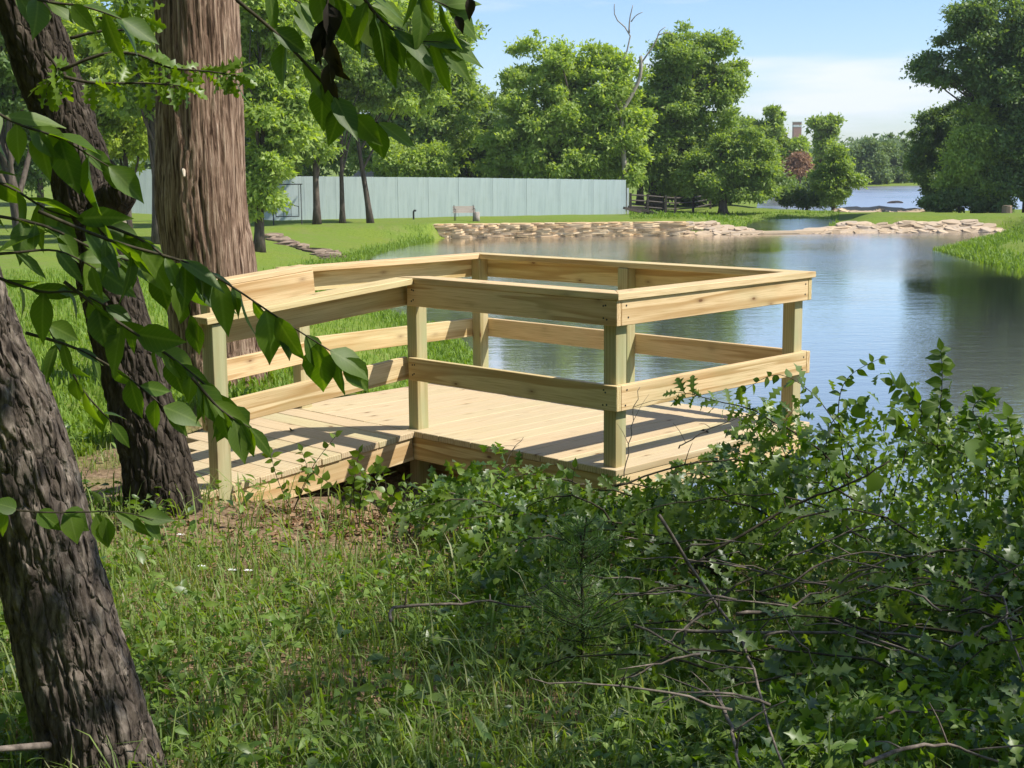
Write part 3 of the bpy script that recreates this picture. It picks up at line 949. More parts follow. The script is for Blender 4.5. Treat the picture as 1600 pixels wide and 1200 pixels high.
tree('lakeside_tree', 'small dense tree standing at the lake edge by the boulder', 1303, 108, [(1303, 262, 20, 24), (1322, 282, 18, 15), (1288, 284, 18, 16), (1306, 300, 24, 12), (1310, 245, 10, 12)], 15000, .24, CR_B, 8, (1303, 262), seed=37, clump=.6)
tree('lakeside_shrub', 'dark low shrub beside the lakeside tree', 1262, 110, [(1262, 308, 24, 14), (1240, 305, 26, 14), (1282, 312, 16, 10)], 8000, .22, CR_C, 5, (1262, 306), seed=38, clump=.6, extra=3)
tree('brown_tree', 'dying tree with brown leaves across the lake', 1250, 140, [(1252, 254, 15, 13), (1240, 264, 11, 9)], 6000, .28, CR_BR, 6, (1250, 252), seed=39, clump=.8)
tree('lakeside_tree', 'green tree low behind the brown tree on the far shore', 1205, 176, [(1200, 268, 45, 28), (1260, 280, 40, 14)], 9000, .45, CR_C, 6, (1205, 262), seed=40, clump=1.2)
for i, (u, v, ru, rv, lab) in enumerate([(1352, 250, 24, 34, 'leftmost of the round trees on the far lake shore'), (1384, 244, 26, 36, 'tallest of the round trees on the far lake shore'), (1418, 254, 24, 30, 'round tree on the far lake shore next to the dark evergreen'), (1325, 262, 24, 24, 'low tree on the far shore behind the small lakeside tree')]):
    tree('shore_tree', lab, u, 208 + 4 * i, [(u, v, ru, rv), (u + 8, v + 20, ru, rv * .5)], 9000, .5, CR_F, 7, (u, v), seed=50 + i, clump=1.3, group='trees on the far lake shore')
# --- right
tree('evergreen_tree', 'dark evergreen at the left edge of the trees on the right bank', 1462, 100, [(1462, 215, 32, 45), (1455, 265, 30, 40), (1480, 190, 24, 30), (1475, 295, 30, 30), (1500, 200, 22, 30), (1445, 240, 16, 26)], 24000, .26, CR_C, 10, (1462, 200), seed=61, clump=.75)
tree('willow_tree', 'yellow green bushy tree in the middle of the right bank', 1522, 91, [(1525, 200, 30, 34), (1506, 235, 28, 28), (1545, 240, 30, 36), (1500, 270, 30, 24), (1535, 285, 34, 28), (1490, 298, 24, 20), (1555, 205, 20, 26)], 26000, .25, CR_A, 9, (1522, 215), seed=62, clump=.75)
tree('tall_tree', 'tall airy tree with slanting dark trunk on the right bank', 1576, 92, [(1530, 60, 70, 40), (1560, 20, 80, 40), (1490, 110, 50, 32), (1560, 120, 70, 45), (1540, 170, 60, 28), (1620, 90, 60, 80), (1450, 108, 22, 14)], 34000, .27, CR_C, 13, (1540, 40), seed=63, clump=.85, extra=18)
tree('bank_tree', 'dense dark tree cut by the right edge of the picture', 1606, 90, [(1610, 120, 50, 60), (1600, 220, 36, 60), (1590, 285, 34, 38), (1625, 200, 40, 80), (1575, 250, 24, 40), (1570, 305, 26, 22)], 24000, .26, CR_C, 12, (1606, 140), seed=64, clump=.8)
tree('bank_shrub', 'dark green shrub under the willow on the right bank', 1500, 91, [(1500, 310, 42, 20), (1545, 312, 36, 20), (1470, 312, 24, 16)], 14000, .22, CR_C, 5, (1500, 305), seed=65, clump=.6, extra=4)

# dead snag rising through the crown of the big tree
sb = px(978, 300, 92)
sg = thing('dead_snag', 'pale dead trunk with bare forked top above the big tree', 'tree', (sb.x, 92, h1(sb.x, 92) - .1))
so = np.array(sg.location)
mb = MB()
def rel(u, v, d): return np.array(px(u, v, d)) - so
mb.tube(smooth_path([(0, 0, 0), rel(975, 250, 92), rel(972, 180, 92), rel(986, 150, 92), rel(1000, 120, 92), rel(1001, 88, 92)], 16), np.linspace(.17, .11, 16), 8)
mb.tube(smooth_path([rel(972, 185, 92), rel(950, 135, 92), rel(958, 125, 92), rel(985, 60, 92), rel(962, 28, 92), rel(960, 6, 92)], 14), np.linspace(.09, .025, 14), 6)
mb.tube(smooth_path([rel(983, 52, 92), rel(984, 30, 92), rel(989, 8, 92)], 6), np.linspace(.06, .025, 6), 5)
mb.tube(smooth_path([rel(986, 34, 92), rel(994, 24, 92), rel(1004, 19, 92)], 6), np.linspace(.045, .02, 6), 5)
mb.tube(smooth_path([rel(1001, 100, 92), rel(1024, 66, 92), rel(1030, 50, 92), rel(1040, 42, 92)], 8), np.linspace(.06, .02, 8), 5)
mb.tube(smooth_path([rel(1028, 55, 92), rel(1042, 51, 92), rel(1052, 54, 92)], 5), np.linspace(.04, .02, 5), 5)
mb.tube(smooth_path([rel(920, 130, 92), rel(945, 140, 92), rel(972, 160, 92)], 6), np.linspace(.05, .1, 6), 5)
mb.obj('trunk', BARKP, sg, None, True)

# far wood on the skyline: one mass
r_ = np.random.default_rng(77)
mbf = MB()
ells = []
for k in range(150):
    a = r_.uniform(-.62, .62); dd = r_.uniform(330, 620)
    x, y = math.sin(a) * dd, math.cos(a) * dd
    hh = r_.uniform(4, 7)
    ells.append((x, y, h1(x, y) + hh * .5, r_.uniform(6, 12), r_.uniform(5, 8), hh))
V, F = crown_vf(ells, 60000, 1.5, 2.6, 78, .55, True)
tag(link('distant_wood', np_mesh('distant_wood', V, F), CR_F), 'hazy wooded skyline beyond the lake', 'wood', None, 'stuff')

# ------------------------------------------------------------------ fence, wall, rocks and garden things
FZ = 0.72
def fence_run(t, o, p, q, n, hgt):
    zp, zq = p[2], q[2]
    p, q = np.array(p[:2], float), np.array(q[:2], float)
    L = np.linalg.norm(q - p)
    e = (q - p) / L
    nrm = np.array([-e[1], e[0]])
    R = np.array([[e[0], nrm[0], 0], [e[1], nrm[1], 0], [0, 0, 1]])
    W = L / n
    for i in range(n):
        mb = MB()
        s = p + e * (i + .5) * W
        g0 = h1(s[0], s[1]) - .12
        pj = random.uniform(-.003, .003)
        nbd = max(4, int(round(W / .142)))
        bw = (W - .012) / nbd
        for k in range(nbd):
            c = -(W - .012) / 2 + (k + .5) * bw
            hz = hgt + random.uniform(-.006, .006) + pj
            Vb, Fb = box_vf(bw - random.choice((.001, .001, .002, .002, .008)), .02, hz)
            Vb = Vb + np.array([c, random.uniform(-.002, .002), hz / 2 + (zq - zp) / n * c / W + 0.0])
            mb.add(Vb @ R.T, Fb)
        for zz in (.35, hgt * .5, hgt - .3):
            Vb, Fb = box_vf(W - .01, .04, .09)
            mb.add((Vb + np.array([0, .035, zz])) @ R.T, Fb)
        top = zp + (zq - zp) * (i + .5) / n - hgt
        mb.obj('fence_panel', FENCE, t, (s[0] - o[0], s[1] - o[1], top - o[2]))
        pm = MB().box((0, 0, 0), (.09, .09, hgt), R)
        a = p + e * i * W + nrm * .085
        pm.obj('fence_post', FENCE, t, (a[0] - o[0], a[1] - o[1], top + hgt / 2 - .02 - o[2]))
fr, fl, fm, fz = px(978, 281, 86), px(716, 277.5, 83.6), px(425, 275, 81), px(190, 262, 80)
fo = (fr.x, 86.0, fr.z - 2.4)
fence = thing('board_fence', 'long pale blue board fence along the far lawn', 'fence', fo)
fence_run(fence, fo, fl, fr, 5, 2.55)
fence_run(fence, fo, fm, fl, 6, 2.55)
fence_run(fence, fo, fz, fm, 4, 2.55)
MB().box((0, 0, 0), (.12, .16, 2.0)).obj('fence_post', WHITEP, fence, (.13, .1, .9))

# stones: a few irregular block shapes shared by all of them
def stone_mesh(seed, mat):
    r = np.random.default_rng(seed)
    V, Q = [], []
    n = 8
    for lv, (z, k) in enumerate(((-.5, .97), (-.40, 1.0), (.40, 1.0), (.5, .96))):
        for i in range(n):
            a = 2 * math.pi * (i + .5) / n
            c, s = math.cos(a), math.sin(a)
            p = 6.0
            m = (abs(c) ** p + abs(s) ** p) ** (-1 / p)
            V.append((.5 * k * m * c + r.uniform(-.035, .035), .5 * k * m * s + r.uniform(-.06, .06), z + r.uniform(-.05, .05)))
    for lv in range(3):
        for i in range(n):
            j = (i + 1) % n
            Q.append([lv * n + i, lv * n + j, (lv + 1) * n + j, (lv + 1) * n + i])
    me = np_mesh('stone', np.array(V), [np.array(Q), np.array([list(range(n))[::-1], list(range(3 * n, 4 * n))])])
    me.materials.append(mat)
    return me
SM = [stone_mesh(i, STONE) for i in range(6)]
RM = [stone_mesh(20 + i, ROCK) for i in range(6)]
DM = [stone_mesh(40 + i, stone_mat('dark_rock', [(0, (.10, .075, .055)), (.5, (.19, .145, .11)), (1, (.30, .24, .18))])) for i in range(4)]

def stone_course(t, o, P, z0, heights, meshes, wmin, wmax, depth, batter=.0):
    P = np.array(P, float)
    seg = np.linalg.norm(np.diff(P, axis=0), axis=1)
    cum = np.concatenate([[0], np.cumsum(seg)])
    z = z0
    for ci, hh in enumerate(heights):
        s = -random.uniform(0, .3)
        while s < cum[-1]:
            wd = random.uniform(wmin, wmax)
            m = min(max(s + wd / 2, 0), cum[-1] - .01)
            i = int(np.searchsorted(cum, m)) - 1
            i = max(0, min(i, len(seg) - 1))
            f = (m - cum[i]) / seg[i]
            c = P[i] + (P[i + 1] - P[i]) * f
            e = (P[i + 1] - P[i]) / seg[i]
            so_ = link('stone', random.choice(meshes), None, t, (c[0] - o[0] + random.uniform(-.03, .03), c[1] - o[1] + batter * ci + random.uniform(-.025, .025), z + hh / 2 - o[2]))
            so_.scale = (wd * 1.02, depth * random.uniform(.85, 1.15), hh * random.uniform(1.02, 1.08))
            so_.rotation_euler = (random.uniform(-.03, .03), random.uniform(-.012, .012), math.atan2(e[1], e[0]) + random.uniform(-.025, .025))
            s += wd
        z += hh
wp = [(-4.3, 74.9), (-3.2, 74.75), (2, 75.05), (9.2, 75.45)]
wall = thing('retaining_wall', 'low tan stacked stone wall along the far pond edge', 'wall', (-3.7, 74.7, 0))
stone_course(wall, (-3.7, 74.7, 0), wp, -.14, (.16, .12, .12, .12, .11, .10, .09), SM, .55, 1.7, .5, .012)
stone_course(wall, (-3.7, 74.7, 0), [(-4.6, 75.1), (9.2, 75.7)], .66, (.08,), SM, .5, 1.2, .7)
MB().add(np.array([(-.6, .35, -.4), (12.9, .95, -.4), (12.9, 1.3, -.4), (-.6, .7, -.4), (-.6, .35, .62), (12.9, .95, .62), (12.9, 1.3, .62), (-.6, .7, .62)]), np.array([[0, 1, 5, 4], [1, 2, 6, 5], [2, 3, 7, 6], [3, 0, 4, 7], [4, 5, 6, 7], [3, 2, 1, 0]])).obj('backing', STONE, wall)

def rocks(name, label, x0, x1, y0, y1, deep, n, size, seed=3, fade=.12):
    """slope paved with slabs that lie on the ground"""
    rr = random.Random(seed)
    t = thing(name, label, 'rocks', (x0, y0, 0))
    for i in range(n):
        f = rr.random()
        k = rr.random() * min(1, f / fade, (1 - f) / fade)
        x = x0 + (x1 - x0) * f
        y = y0 + (y1 - y0) * f - .35 + k * deep
        w_ = rr.uniform(*size)
        o = link('stone', rr.choice(RM), None, t, (x - x0, y - y0, max(h1(x, y), -.1) + .03))
        o.scale = (w_ * 1.7, w_ * .9, rr.uniform(.10, .20))
        o.rotation_euler = (rr.uniform(.15, .45), rr.uniform(-.14, .14), rr.uniform(-.4, .4))
    return t
rocks('rock_bank', 'mound of pale flat rocks at the right end of the stone wall', 9.0, 13.3, 75.9, 76.4, 1.5, 80, (.3, .7), 4)
rocks('rock_bank', 'long low bank of pale rocks under the right lawn', 16.0, 27.0, 76.6, 76.1, 1.35, 200, (.3, .85), 5)
rocks('rock_bank', 'pale boulders by the lakeside tree beyond the pool', 23.6, 28.5, 99.5, 99, 2.6, 26, (.7, 1.5), 6)
mb = MB()
mb.add(*tube_vf(smooth_path([(12.0, 76.0, .0), (14.5, 76.15, .02), (17.2, 76.3, .02)], 14), .15, 7))
tag(mb.obj('stone_weir', ROCK), 'thin stone weir crossing the pond outlet', 'weir')

# bench
def at_ground(u, d, dz=0.0):
    p = px(u, 330, d)
    return Vector((p.x, d, h1(p.x, d) + dz))
bo = at_ground(726, 78)
bench = thing('garden_bench', 'small tan bench with thin black legs on the far lawn', 'bench', bo, None, (0, 0, math.radians(14)))
for i in range(3):
    MB().box((0, .22 + .02 * i, .52 + i * .115), (1.25, .03, .105)).obj('back_slat', TAN, bench)
for i in range(3):
    MB().box((.02, -.14 + .13 * i, .45), (1.35, .12, .03)).obj('seat_slat', TAN, bench)
for x in (-.55, .55):
    MB().tube([(x, -.18, 0), (x, -.18, .44)], .022, 6).obj('leg', METAL, bench)
    MB().tube([(x, .22, 0), (x, .2, .44), (x, .27, .86)], .022, 6).obj('leg', METAL, bench)
    MB().tube([(x, .24, .66), (x, -.2, .66), (x, -.2, .45)], .018, 6).obj('armrest', METAL, bench)
po = at_ground(744, 77)
stump = thing('log_stump', 'upright cut log standing beside the tan bench', 'stump', po)
mb = MB(); mb.tube([(0, 0, -.05), (.0, 0, .2), (.01, 0, .48), (.01, 0, .5)], [.21, .19, .19, .16], 12); mb.obj('bark', BARKP, stump, None, True)
MB().tube([(.01, 0, .495), (.01, 0, .51)], .17, 12).obj('cut_face', BONE, stump)

# garden swing
go = at_ground(449, 75)
sw = thing('garden_swing', 'black metal garden swing hanging in a frame by the fence', 'swing', go, None, (0, 0, .15))
for x in (-.75, .75):
    for y in (-.45, .45):
        MB().tube([(x, y, -.05), (x, 0, 1.25), (x, 0, 2.15)], .028, 6).obj('frame_leg', METAL, sw)
MB().tube([(-.85, 0, 2.15), (.85, 0, 2.15)], .03, 6).obj('top_bar', METAL, sw)
for x in (-.62, .62):
    MB().tube([(x, 0, 2.13), (x, .0, 1.0), (x, -.2, .48)], .012, 5).obj('chain', METAL, sw)
mb = MB()
for k in range(6): mb.box((0, -.3 + k * .09, .44), (1.25, .075, .03))
mb.obj('seat', METAL, sw)
mb = MB()
for x_ in (-.6, -.2, .2, .6): mb.tube([(x_, .24, .46), (x_, .3, .95)], .014, 5)
mb.tube([(-.62, .3, .95), (-.3, .33, 1.03), (0, .33, .98), (.3, .33, 1.03), (.62, .3, .95)], .02, 5)
mb.obj('backrest', METAL, sw)

# small black standpipe in front of the fence
so_ = at_ground(646, 81)
hp = thing('standpipe', 'short black standpipe in front of the pale fence', 'standpipe', so_)
MB().tube([(0, 0, -.05), (0, 0, .45)], .05, 8).obj('pipe', METAL, hp)
MB().tube([(0, 0, .43), (.05, 0, .52), (.16, 0, .5)], .055, 8).obj('spout', METAL, hp)
lo = pz(597, 505, 1.35)
lo.z = h1(lo.x, lo.y)
lp = thing('garden_light', 'small black path light on the grass behind the deck', 'light', lo)
MB().tube([(0, 0, -.05), (0, 0, .12)], .025, 8).obj('stake', METAL, lp)
MB().tube([(0, 0, .115), (0, 0, .12), (0, 0, .20), (0, 0, .215)], [.03, .055, .055, .03], 10).obj('lamp_head', METAL, lp)

# rail fence of dark wood beyond the end of the pale fence
rf0 = at_ground(985, 91)
rf = thing('rail_fence', 'dark wooden rail fence beyond the end of the pale fence', 'fence', rf0)
pp = [at_ground(u, d) - rf0 for u, d in ((985, 91), (1012, 92), (1040, 92.5), (1055, 94), (1083, 100), (1110, 108))]
for p in pp:
    MB().box((p.x, p.y, p.z + .55), (.15, .15, 1.35)).obj('post', DARKWOOD, rf)
for p, q in zip(pp[:-1], pp[1:]):
    for zz in (.35, .75, 1.1):
        MB().tube([(p.x, p.y + .09, p.z + zz), (q.x, q.y + .09, q.z + zz)], .055, 6).obj('rail', DARKWOOD, rf)
# stacked timbers by the fence end
lg = at_ground(992, 85)
tb = thing('timber_pile', 'grey timbers leaning at the end of the pale fence', 'timber', lg)
for k, (x, z, rz_, L) in enumerate(((.1, .12, .5, 1.9), (.35, .2, .2, 1.6), (.7, .08, -.2, 1.5))):
    R = Matrix.Rotation(rz_, 3, 'Z') @ Matrix.Rotation(.22, 3, 'Y')
    MB().box((x, k * .15, z + .1), (L, .16, .14), R).obj('beam', DARKWOOD, tb)

# flat rocks edging a bed under the trees on the left lawn
eb = at_ground(450, 66)
ed = thing('rock_edging', 'grey flat rocks edging a shaded bed on the left lawn', 'rocks', eb)
for k in range(34):
    u = random.uniform(408, 524)
    d = 66 - (u - 408) * .06 + random.uniform(-1.2, 1.2)
    p = at_ground(u, d) - eb
    o = link('stone', random.choice(DM), None, ed, p)
    o.scale = (random.uniform(.5, 1.2), random.uniform(.4, .7), random.uniform(.12, .26))
    o.rotation_euler = (random.uniform(-.15, .25), random.uniform(-.1, .1), random.uniform(-.5, .5))

# lake jetty, floating log, stone block, tower, house roof
jt = Vector((px(1470, 305, 104).x, 104, 0))
je = thing('lake_jetty', 'small grey jetty railing at the right lake shore', 'jetty', jt)
for x in (-.35, .7):
    MB().box((x, 0, .55), (.14, .14, 1.9)).obj('post', DARKWOOD, je)
for z in (.55, 1.05):
    MB().box((.25, -.09, z), (1.5, .05, .14)).obj('rail', BARKP, je)
MB().box((.5, .5, .25), (1.6, 1.2, .07)).obj('platform', BARKP, je)
fl_ = pz(1398, 317, 0.02)
mb = MB(); mb.tube(smooth_path([(-.7, 0, .0), (-.2, .05, .07), (.3, 0, .1), (.75, -.05, .02)], 8), [.04, .09, .11, .1, .1, .09, .08, .04], 7)
tag(mb.obj('floating_log', DARKWOOD, None, fl_), 'dark log floating on the lake', 'log')
sbk = at_ground(1573, 84)
tag(link('stone_block', DM[2], None, None, sbk + Vector((0, 0, .18))), 'grey square stone block under the slanting tree', 'stone')
bpy.data.objects['stone_block'].scale = (.55, .5, .55)
tw0 = px(1244, 250, 420)
tz = h1(tw0.x, 420)
tw = thing('tower', 'red and white tower top above the distant trees', 'tower', (tw0.x, 420, tz))
ztop = px(1244, 190, 420).z - tz
MB().box((0, 0, (ztop - 1.6) / 2), (2.3, 2.3, ztop - 1.6)).obj('shaft', REDBRICK, tw)
MB().box((0, 0, ztop - 1.3), (2.4, 2.4, .6)).obj('band', WHITEP, tw)
MB().box((0, 0, ztop - .6), (2.3, 2.3, .8)).obj('head', REDBRICK, tw)
MB().box((0, 0, ztop - .1), (2.6, 2.6, .2)).obj('cornice', WHITEP, tw)
ho = px(592, 300, 101); hz_ = h1(ho.x, 101) - .5
hs = thing('house', 'house with tan roof half hidden behind the fence and trees', 'house', (ho.x, 101, hz_))
MB().box((0, 0, 1.2), (3.6, 4, 2.4)).obj('wall', TAN, hs)
Vh = np.array([(-2.1, -2.3, 2.4), (2.1, -2.3, 2.4), (2.1, 2.3, 2.4), (-2.1, 2.3, 2.4), (-1.0, 0, 3.7), (1.0, 0, 3.7)])
link('roof', np_mesh('roof', Vh, [np.array([[0, 1, 5, 4], [2, 3, 4, 5], [3, 2, 1, 0]]), np.array([[1, 2, 5], [3, 0, 4]])]), ROOF, hs)

# ------------------------------------------------------------------ trunks close by
def bark_trunk(name, P, rad, sides, rings, fn, mat, parent, seed, vis=None):
    """P, rad sampled to many rings; fn(angle vector, along) gives the relief"""
    m_ = len(P) - 1
    vis = vis or m_
    k_ = int(rings * .9)
    ts = np.concatenate([np.linspace(0, vis, k_, endpoint=False), np.linspace(vis, m_, rings - k_)]) if vis < m_ else np.linspace(0, m_, rings)
    path = smooth_path(P, rings, ts)
    rr = np.interp(ts, np.arange(len(rad)), rad)
    _, Tt, A, B = frames(path)
    th = np.linspace(0, 2 * math.pi, sides, endpoint=False)
    arc = np.concatenate([[0], np.cumsum(np.linalg.norm(np.diff(path, axis=0), axis=1))])
    ct, st = np.meshgrid(np.cos(th), np.ones(rings))[0], np.meshgrid(np.sin(th), np.ones(rings))[0]
    S = np.repeat(arc[:, None], sides, 1)
    rel_ = fn(ct.ravel(), st.ravel(), S.ravel(), np.repeat(rr[:, None], sides, 1).ravel()).reshape(rings, sides)
    R = rr[:, None] + rel_
    V = path[:, None] + R[..., None] * (ct[..., None] * A[:, None] + st[..., None] * B[:, None])
    i, j = np.meshgrid(np.arange(rings - 1), np.arange(sides), indexing='ij')
    j2 = (j + 1) % sides
    F = np.stack([i * sides + j, i * sides + j2, (i + 1) * sides + j2, (i + 1) * sides + j], -1).reshape(-1, 4)
    return link(name, np_mesh(name, V.reshape(-1, 3), F, True), mat, parent)

def furrow(k, kz, amp, seed):
    def fn(c, s, z, r):
        wob = fbm(np.stack([c * 1.5, s * 1.5, z * 2.0], -1), seed + 5, 3) - .5
        P = np.stack([c * k * r * 10 + wob * 2.2, s * k * r * 10 + wob * 2.2, z * kz + wob * .8], -1)
        n = np.abs(fbm(P, seed, 3, .5) - .5) * 2
        ridge = np.clip(n * 3.2, 0, 1) ** .7
        fine = fbm(np.stack([c * r * 60, s * r * 60, z * 30], -1), seed + 11, 3) - .5
        lump = fbm(np.stack([c * 1.2, s * 1.2, z * 1.6], -1), seed + 21, 2) - .5
        return amp * (ridge - .6) + amp * .55 * fine + r * .16 * lump
    return fn

def strings(k, kz, amp, seed):
    def fn(c, s, z, r):
        wob = fbm(np.stack([c * 2, s * 2, z * 1.3], -1), seed + 5, 3) - .5
        q = np.stack([(c + s * .15 * wob) * k * r * 10 + wob * 2.5, s * k * r * 10 + wob * 2.5, z * kz], -1)
        n = fbm(q, seed, 4, .55)
        ridge = 1 - np.abs(n - .5) * 4
        lump = fbm(np.stack([c * 1.6, s * 1.6, z * 1.1], -1), seed + 21, 2) - .5
        return amp * np.clip(ridge, -1, 1) + r * .16 * lump
    return fn

# cedar behind the ramp
CD = 11.6
def cp(u, v): return np.array(px(u, v, CD))
cb = px(345, 606, CD)
cedar_o = Vector((cb.x, CD, h1(cb.x, CD) - .25))
cedar = thing('cedar_tree', 'thick cedar trunk with stringy pale brown bark left of the deck', 'tree', cedar_o)
pts = [cp(346, 640), cp(345, 600), cp(341, 540), cp(333, 470), cp(326, 400), cp(314, 310), cp(312, 200), cp(311, 100), cp(307, 0), cp(304, -150), cp(300, -420), cp(298, -800)]
pts[0][2] = min(pts[0][2], cedar_o.z)
pts = [p - np.array(cedar_o) for p in pts]
rad = [.94 * w_ * CD / FPX / 2 for w_ in (190, 166, 145, 141, 142, 144, 136, 129, 128, 120, 90, 50)]
bark_trunk('trunk', pts, rad, 180, 360, strings(2.6, 1.2, .021, 31), CEDAR, cedar, 1, 9)
top = np.array(pts[-1])
E_ = [(top[0] + dx_, top[1] + dy_, top[2] + dz_, 2.0, 2.0, 1.5) for dx_, dy_, dz_ in ((0, 0, .5), (-1.4, .6, -.6), (-1.2, -1.0, 1.2), (.5, 1.2, 1.6))]
mb = MB()
for e in E_:
    mb.tube(smooth_path([top * .86, (top * .9 + np.array(e[:3]) * .1), e[:3]], 6), np.linspace(.1, .03, 6), 6)
mb.obj('branch', CEDAR, cedar, None, True)
V, F = crown_vf(E_, 9000, .16, .5, 91)
link('crown', np_mesh('crown', V, F), CR_C, cedar)
mb = MB(); mb.tube([np.array(px(286, 262, CD - .33)) - np.array(cedar_o), np.array(px(287, 268, CD - .42)) - np.array(cedar_o), np.array(px(288, 276, CD - .45)) - np.array(cedar_o)], [.012, .016, .008], 7)
mb.obj('branch_stub', BONE, cedar)

# dark leaning tree beside the ramp
D2 = 7.0
b2 = px(252, 775, D2)
t2o = Vector((b2.x, D2, h1(b2.x, D2) - .25))
t2 = thing('leaning_tree', 'dark leaning trunk with a cut limb knot beside the ramp', 'tree', t2o)
def c2(u, v, d=D2): return np.array(px(u, v, d)) - np.array(t2o)
pts = [c2(258, 850), c2(252, 775), c2(238, 700), c2(222, 640), c2(206, 580), c2(182, 490), c2(158, 405), c2(142, 330), c2(120, 250), c2(95, 170), c2(66, 90), c2(38, 10), c2(-10, -120), c2(-70, -330), c2(-110, -700)]
rad = [w_ * D2 / FPX / 2 for w_ in (135, 112, 104, 100, 96, 92, 92, 96, 90, 88, 90, 90, 84, 70, 30)]
bark_trunk('trunk', pts, rad, 150, 420, furrow(1.7, 4.5, .018, 41), BARK2, t2, 2, 11)
mb = MB()
mb.tube(smooth_path([c2(150, 330), c2(172, 318, D2 - .1), c2(188, 300, D2 - .16), c2(190, 284, D2 - .18)], 8), [.11, .11, .10, .095, .09, .085, .075, .05], 12)
mb.obj('cut_limb', BARK2, t2, None, True)
for u, v in ((183, 288), (192, 345)):
    mb = MB(); mb.tube([c2(u - 3, v, D2 - .2), c2(u + 1, v + 3, D2 - .265)], [.022, .016], 8)
    mb.obj('pruning_scar', BONE, t2)
top = np.array(pts[-2])
E_ = [(top[0] + a_, top[1] + b_, top[2] + c_, 1.8, 1.8, 1.1) for a_, b_, c_ in ((-.6, 0, 1.2), (-2.0, .8, .6), (-1.2, -1.4, 1.5), (-2.4, -.6, 2.0))]
mb = MB()
for e in E_: mb.tube(smooth_path([np.array(pts[-3]), top, e[:3]], 6), np.linspace(.09, .03, 6), 6)
mb.obj('branch', BARK2, t2, None, True)
V, F = crown_vf(E_, 7000, .13, .45, 92)
link('crown', np_mesh('crown', V, F), CR_B, t2)

# near tree at the left edge
D1 = 3.95
b1 = px(170, 1215, D1)
t1o = Vector((b1.x, D1, h1(b1.x, D1) - .3))
t1 = thing('foreground_tree', 'rough barked leaning trunk at the left edge with large drooping leaves', 'tree', t1o)
def c1(u, v, d=D1): return np.array(px(u, v, d)) - np.array(t1o)
pts = [c1(195, 1330), c1(178, 1250), c1(160, 1181), c1(121, 1050), c1(79, 900), c1(52, 781), c1(12, 650), c1(-36, 545), c1(-78, 421), c1(-140, 250), c1(-200, 0), c1(-260, -400), c1(-300, -900)]
rad = [.95 * w_ * D1 / FPX / 2 for w_ in (235, 205, 190, 178, 164, 158, 154, 150, 146, 140, 130, 110, 60)]
bark_trunk('trunk', pts, rad, 220, 540, furrow(4.2, 8.5, .013, 51), BARK1, t1, 3, 8)
mb = MB()
mb.tube(smooth_path([c1(75, 1165, D1 - .16), c1(40, 1167, D1 - .3), c1(-20, 1172, D1 - .4)], 6), np.linspace(.012, .008, 6), 7)
mb.obj('twig', TWIG, t1, None, True)
E_ = [(-2.0, 1.0, 5.2, 1.9, 1.9, 1.0), (-1.2, -.6, 5.8, 1.8, 1.8, 1.0), (-3.0, -.4, 5.6, 1.6, 1.8, 1.0)]
mb = MB()
for e in E_: mb.tube(smooth_path([np.array(pts[-3]), (np.array(pts[-2]) + np.array(e[:3])) / 2, e[:3]], 6), np.linspace(.08, .03, 6), 6)
mb.obj('limb', BARK1, t1, None, True)
V, F = crown_vf(E_, 6000, .12, .45, 93)
link('crown', np_mesh('crown', V, F), CR_B, t1)

def leaf_meshes(name, profile, mat, k=4, fold=(.1, .5), droop=(.05, .4), wav=.015):
    L = []
    for i in range(k):
        r = random.Random(100 + i)
        V, F = leaf_strip(profile, r.uniform(*fold), r.uniform(*droop), wav, i)
        V[:, 1] += .05 * math.sin(i * 2.1) * V[:, 0] ** 2
        me = np_mesh(name, V, F, True)
        me.materials.append(mat)
        L.append(me)
    return L
ML_BIG = leaf_meshes('leaf', OVATE, LEAF_BIG, 4) + leaf_meshes('leaf', LANCE, LEAF_BIG, 3)
ML_ROUND = leaf_meshes('leaf', HEART, LEAF_BIG, 3, (.05, .3))
ML_DRY = leaf_meshes('leaf', OVATE, LEAF_DRY, 3, (.6, 1.2), (.2, .6), .05)
ML_OAK = leaf_meshes('leaf', OAK, LEAF_OAK, 4, (.1, .45), (.05, .45), .02)
ML_YEL = leaf_meshes('leaf', HEART, LEAF_YEL, 3, (.1, .4))
ML_YOAK = leaf_meshes('leaf', OAK, LEAF_YEL, 3, (.1, .5), (.1, .5), .03)

def put_leaf(parent, pos, xd, nrm, size, meshes, rnd=random):
    X = Vector(xd).normalized()
    Y = Vector(nrm).cross(X)
    if Y.length < 1e-4: Y = Vector((0, 1, 0)).cross(X)
    Y.normalize()
    Z = X.cross(Y)
    M_ = Matrix((X, Y, Z)).transposed().to_4x4()
    o = bpy.data.objects.new('leaf', rnd.choice(meshes))
    COL.objects.link(o)
    o.parent = parent
    o.matrix_local = Matrix.Translation(Vector(pos)) @ M_ @ Matrix.Diagonal((size, size * rnd.uniform(.85, 1.15), size, 1))
    return o

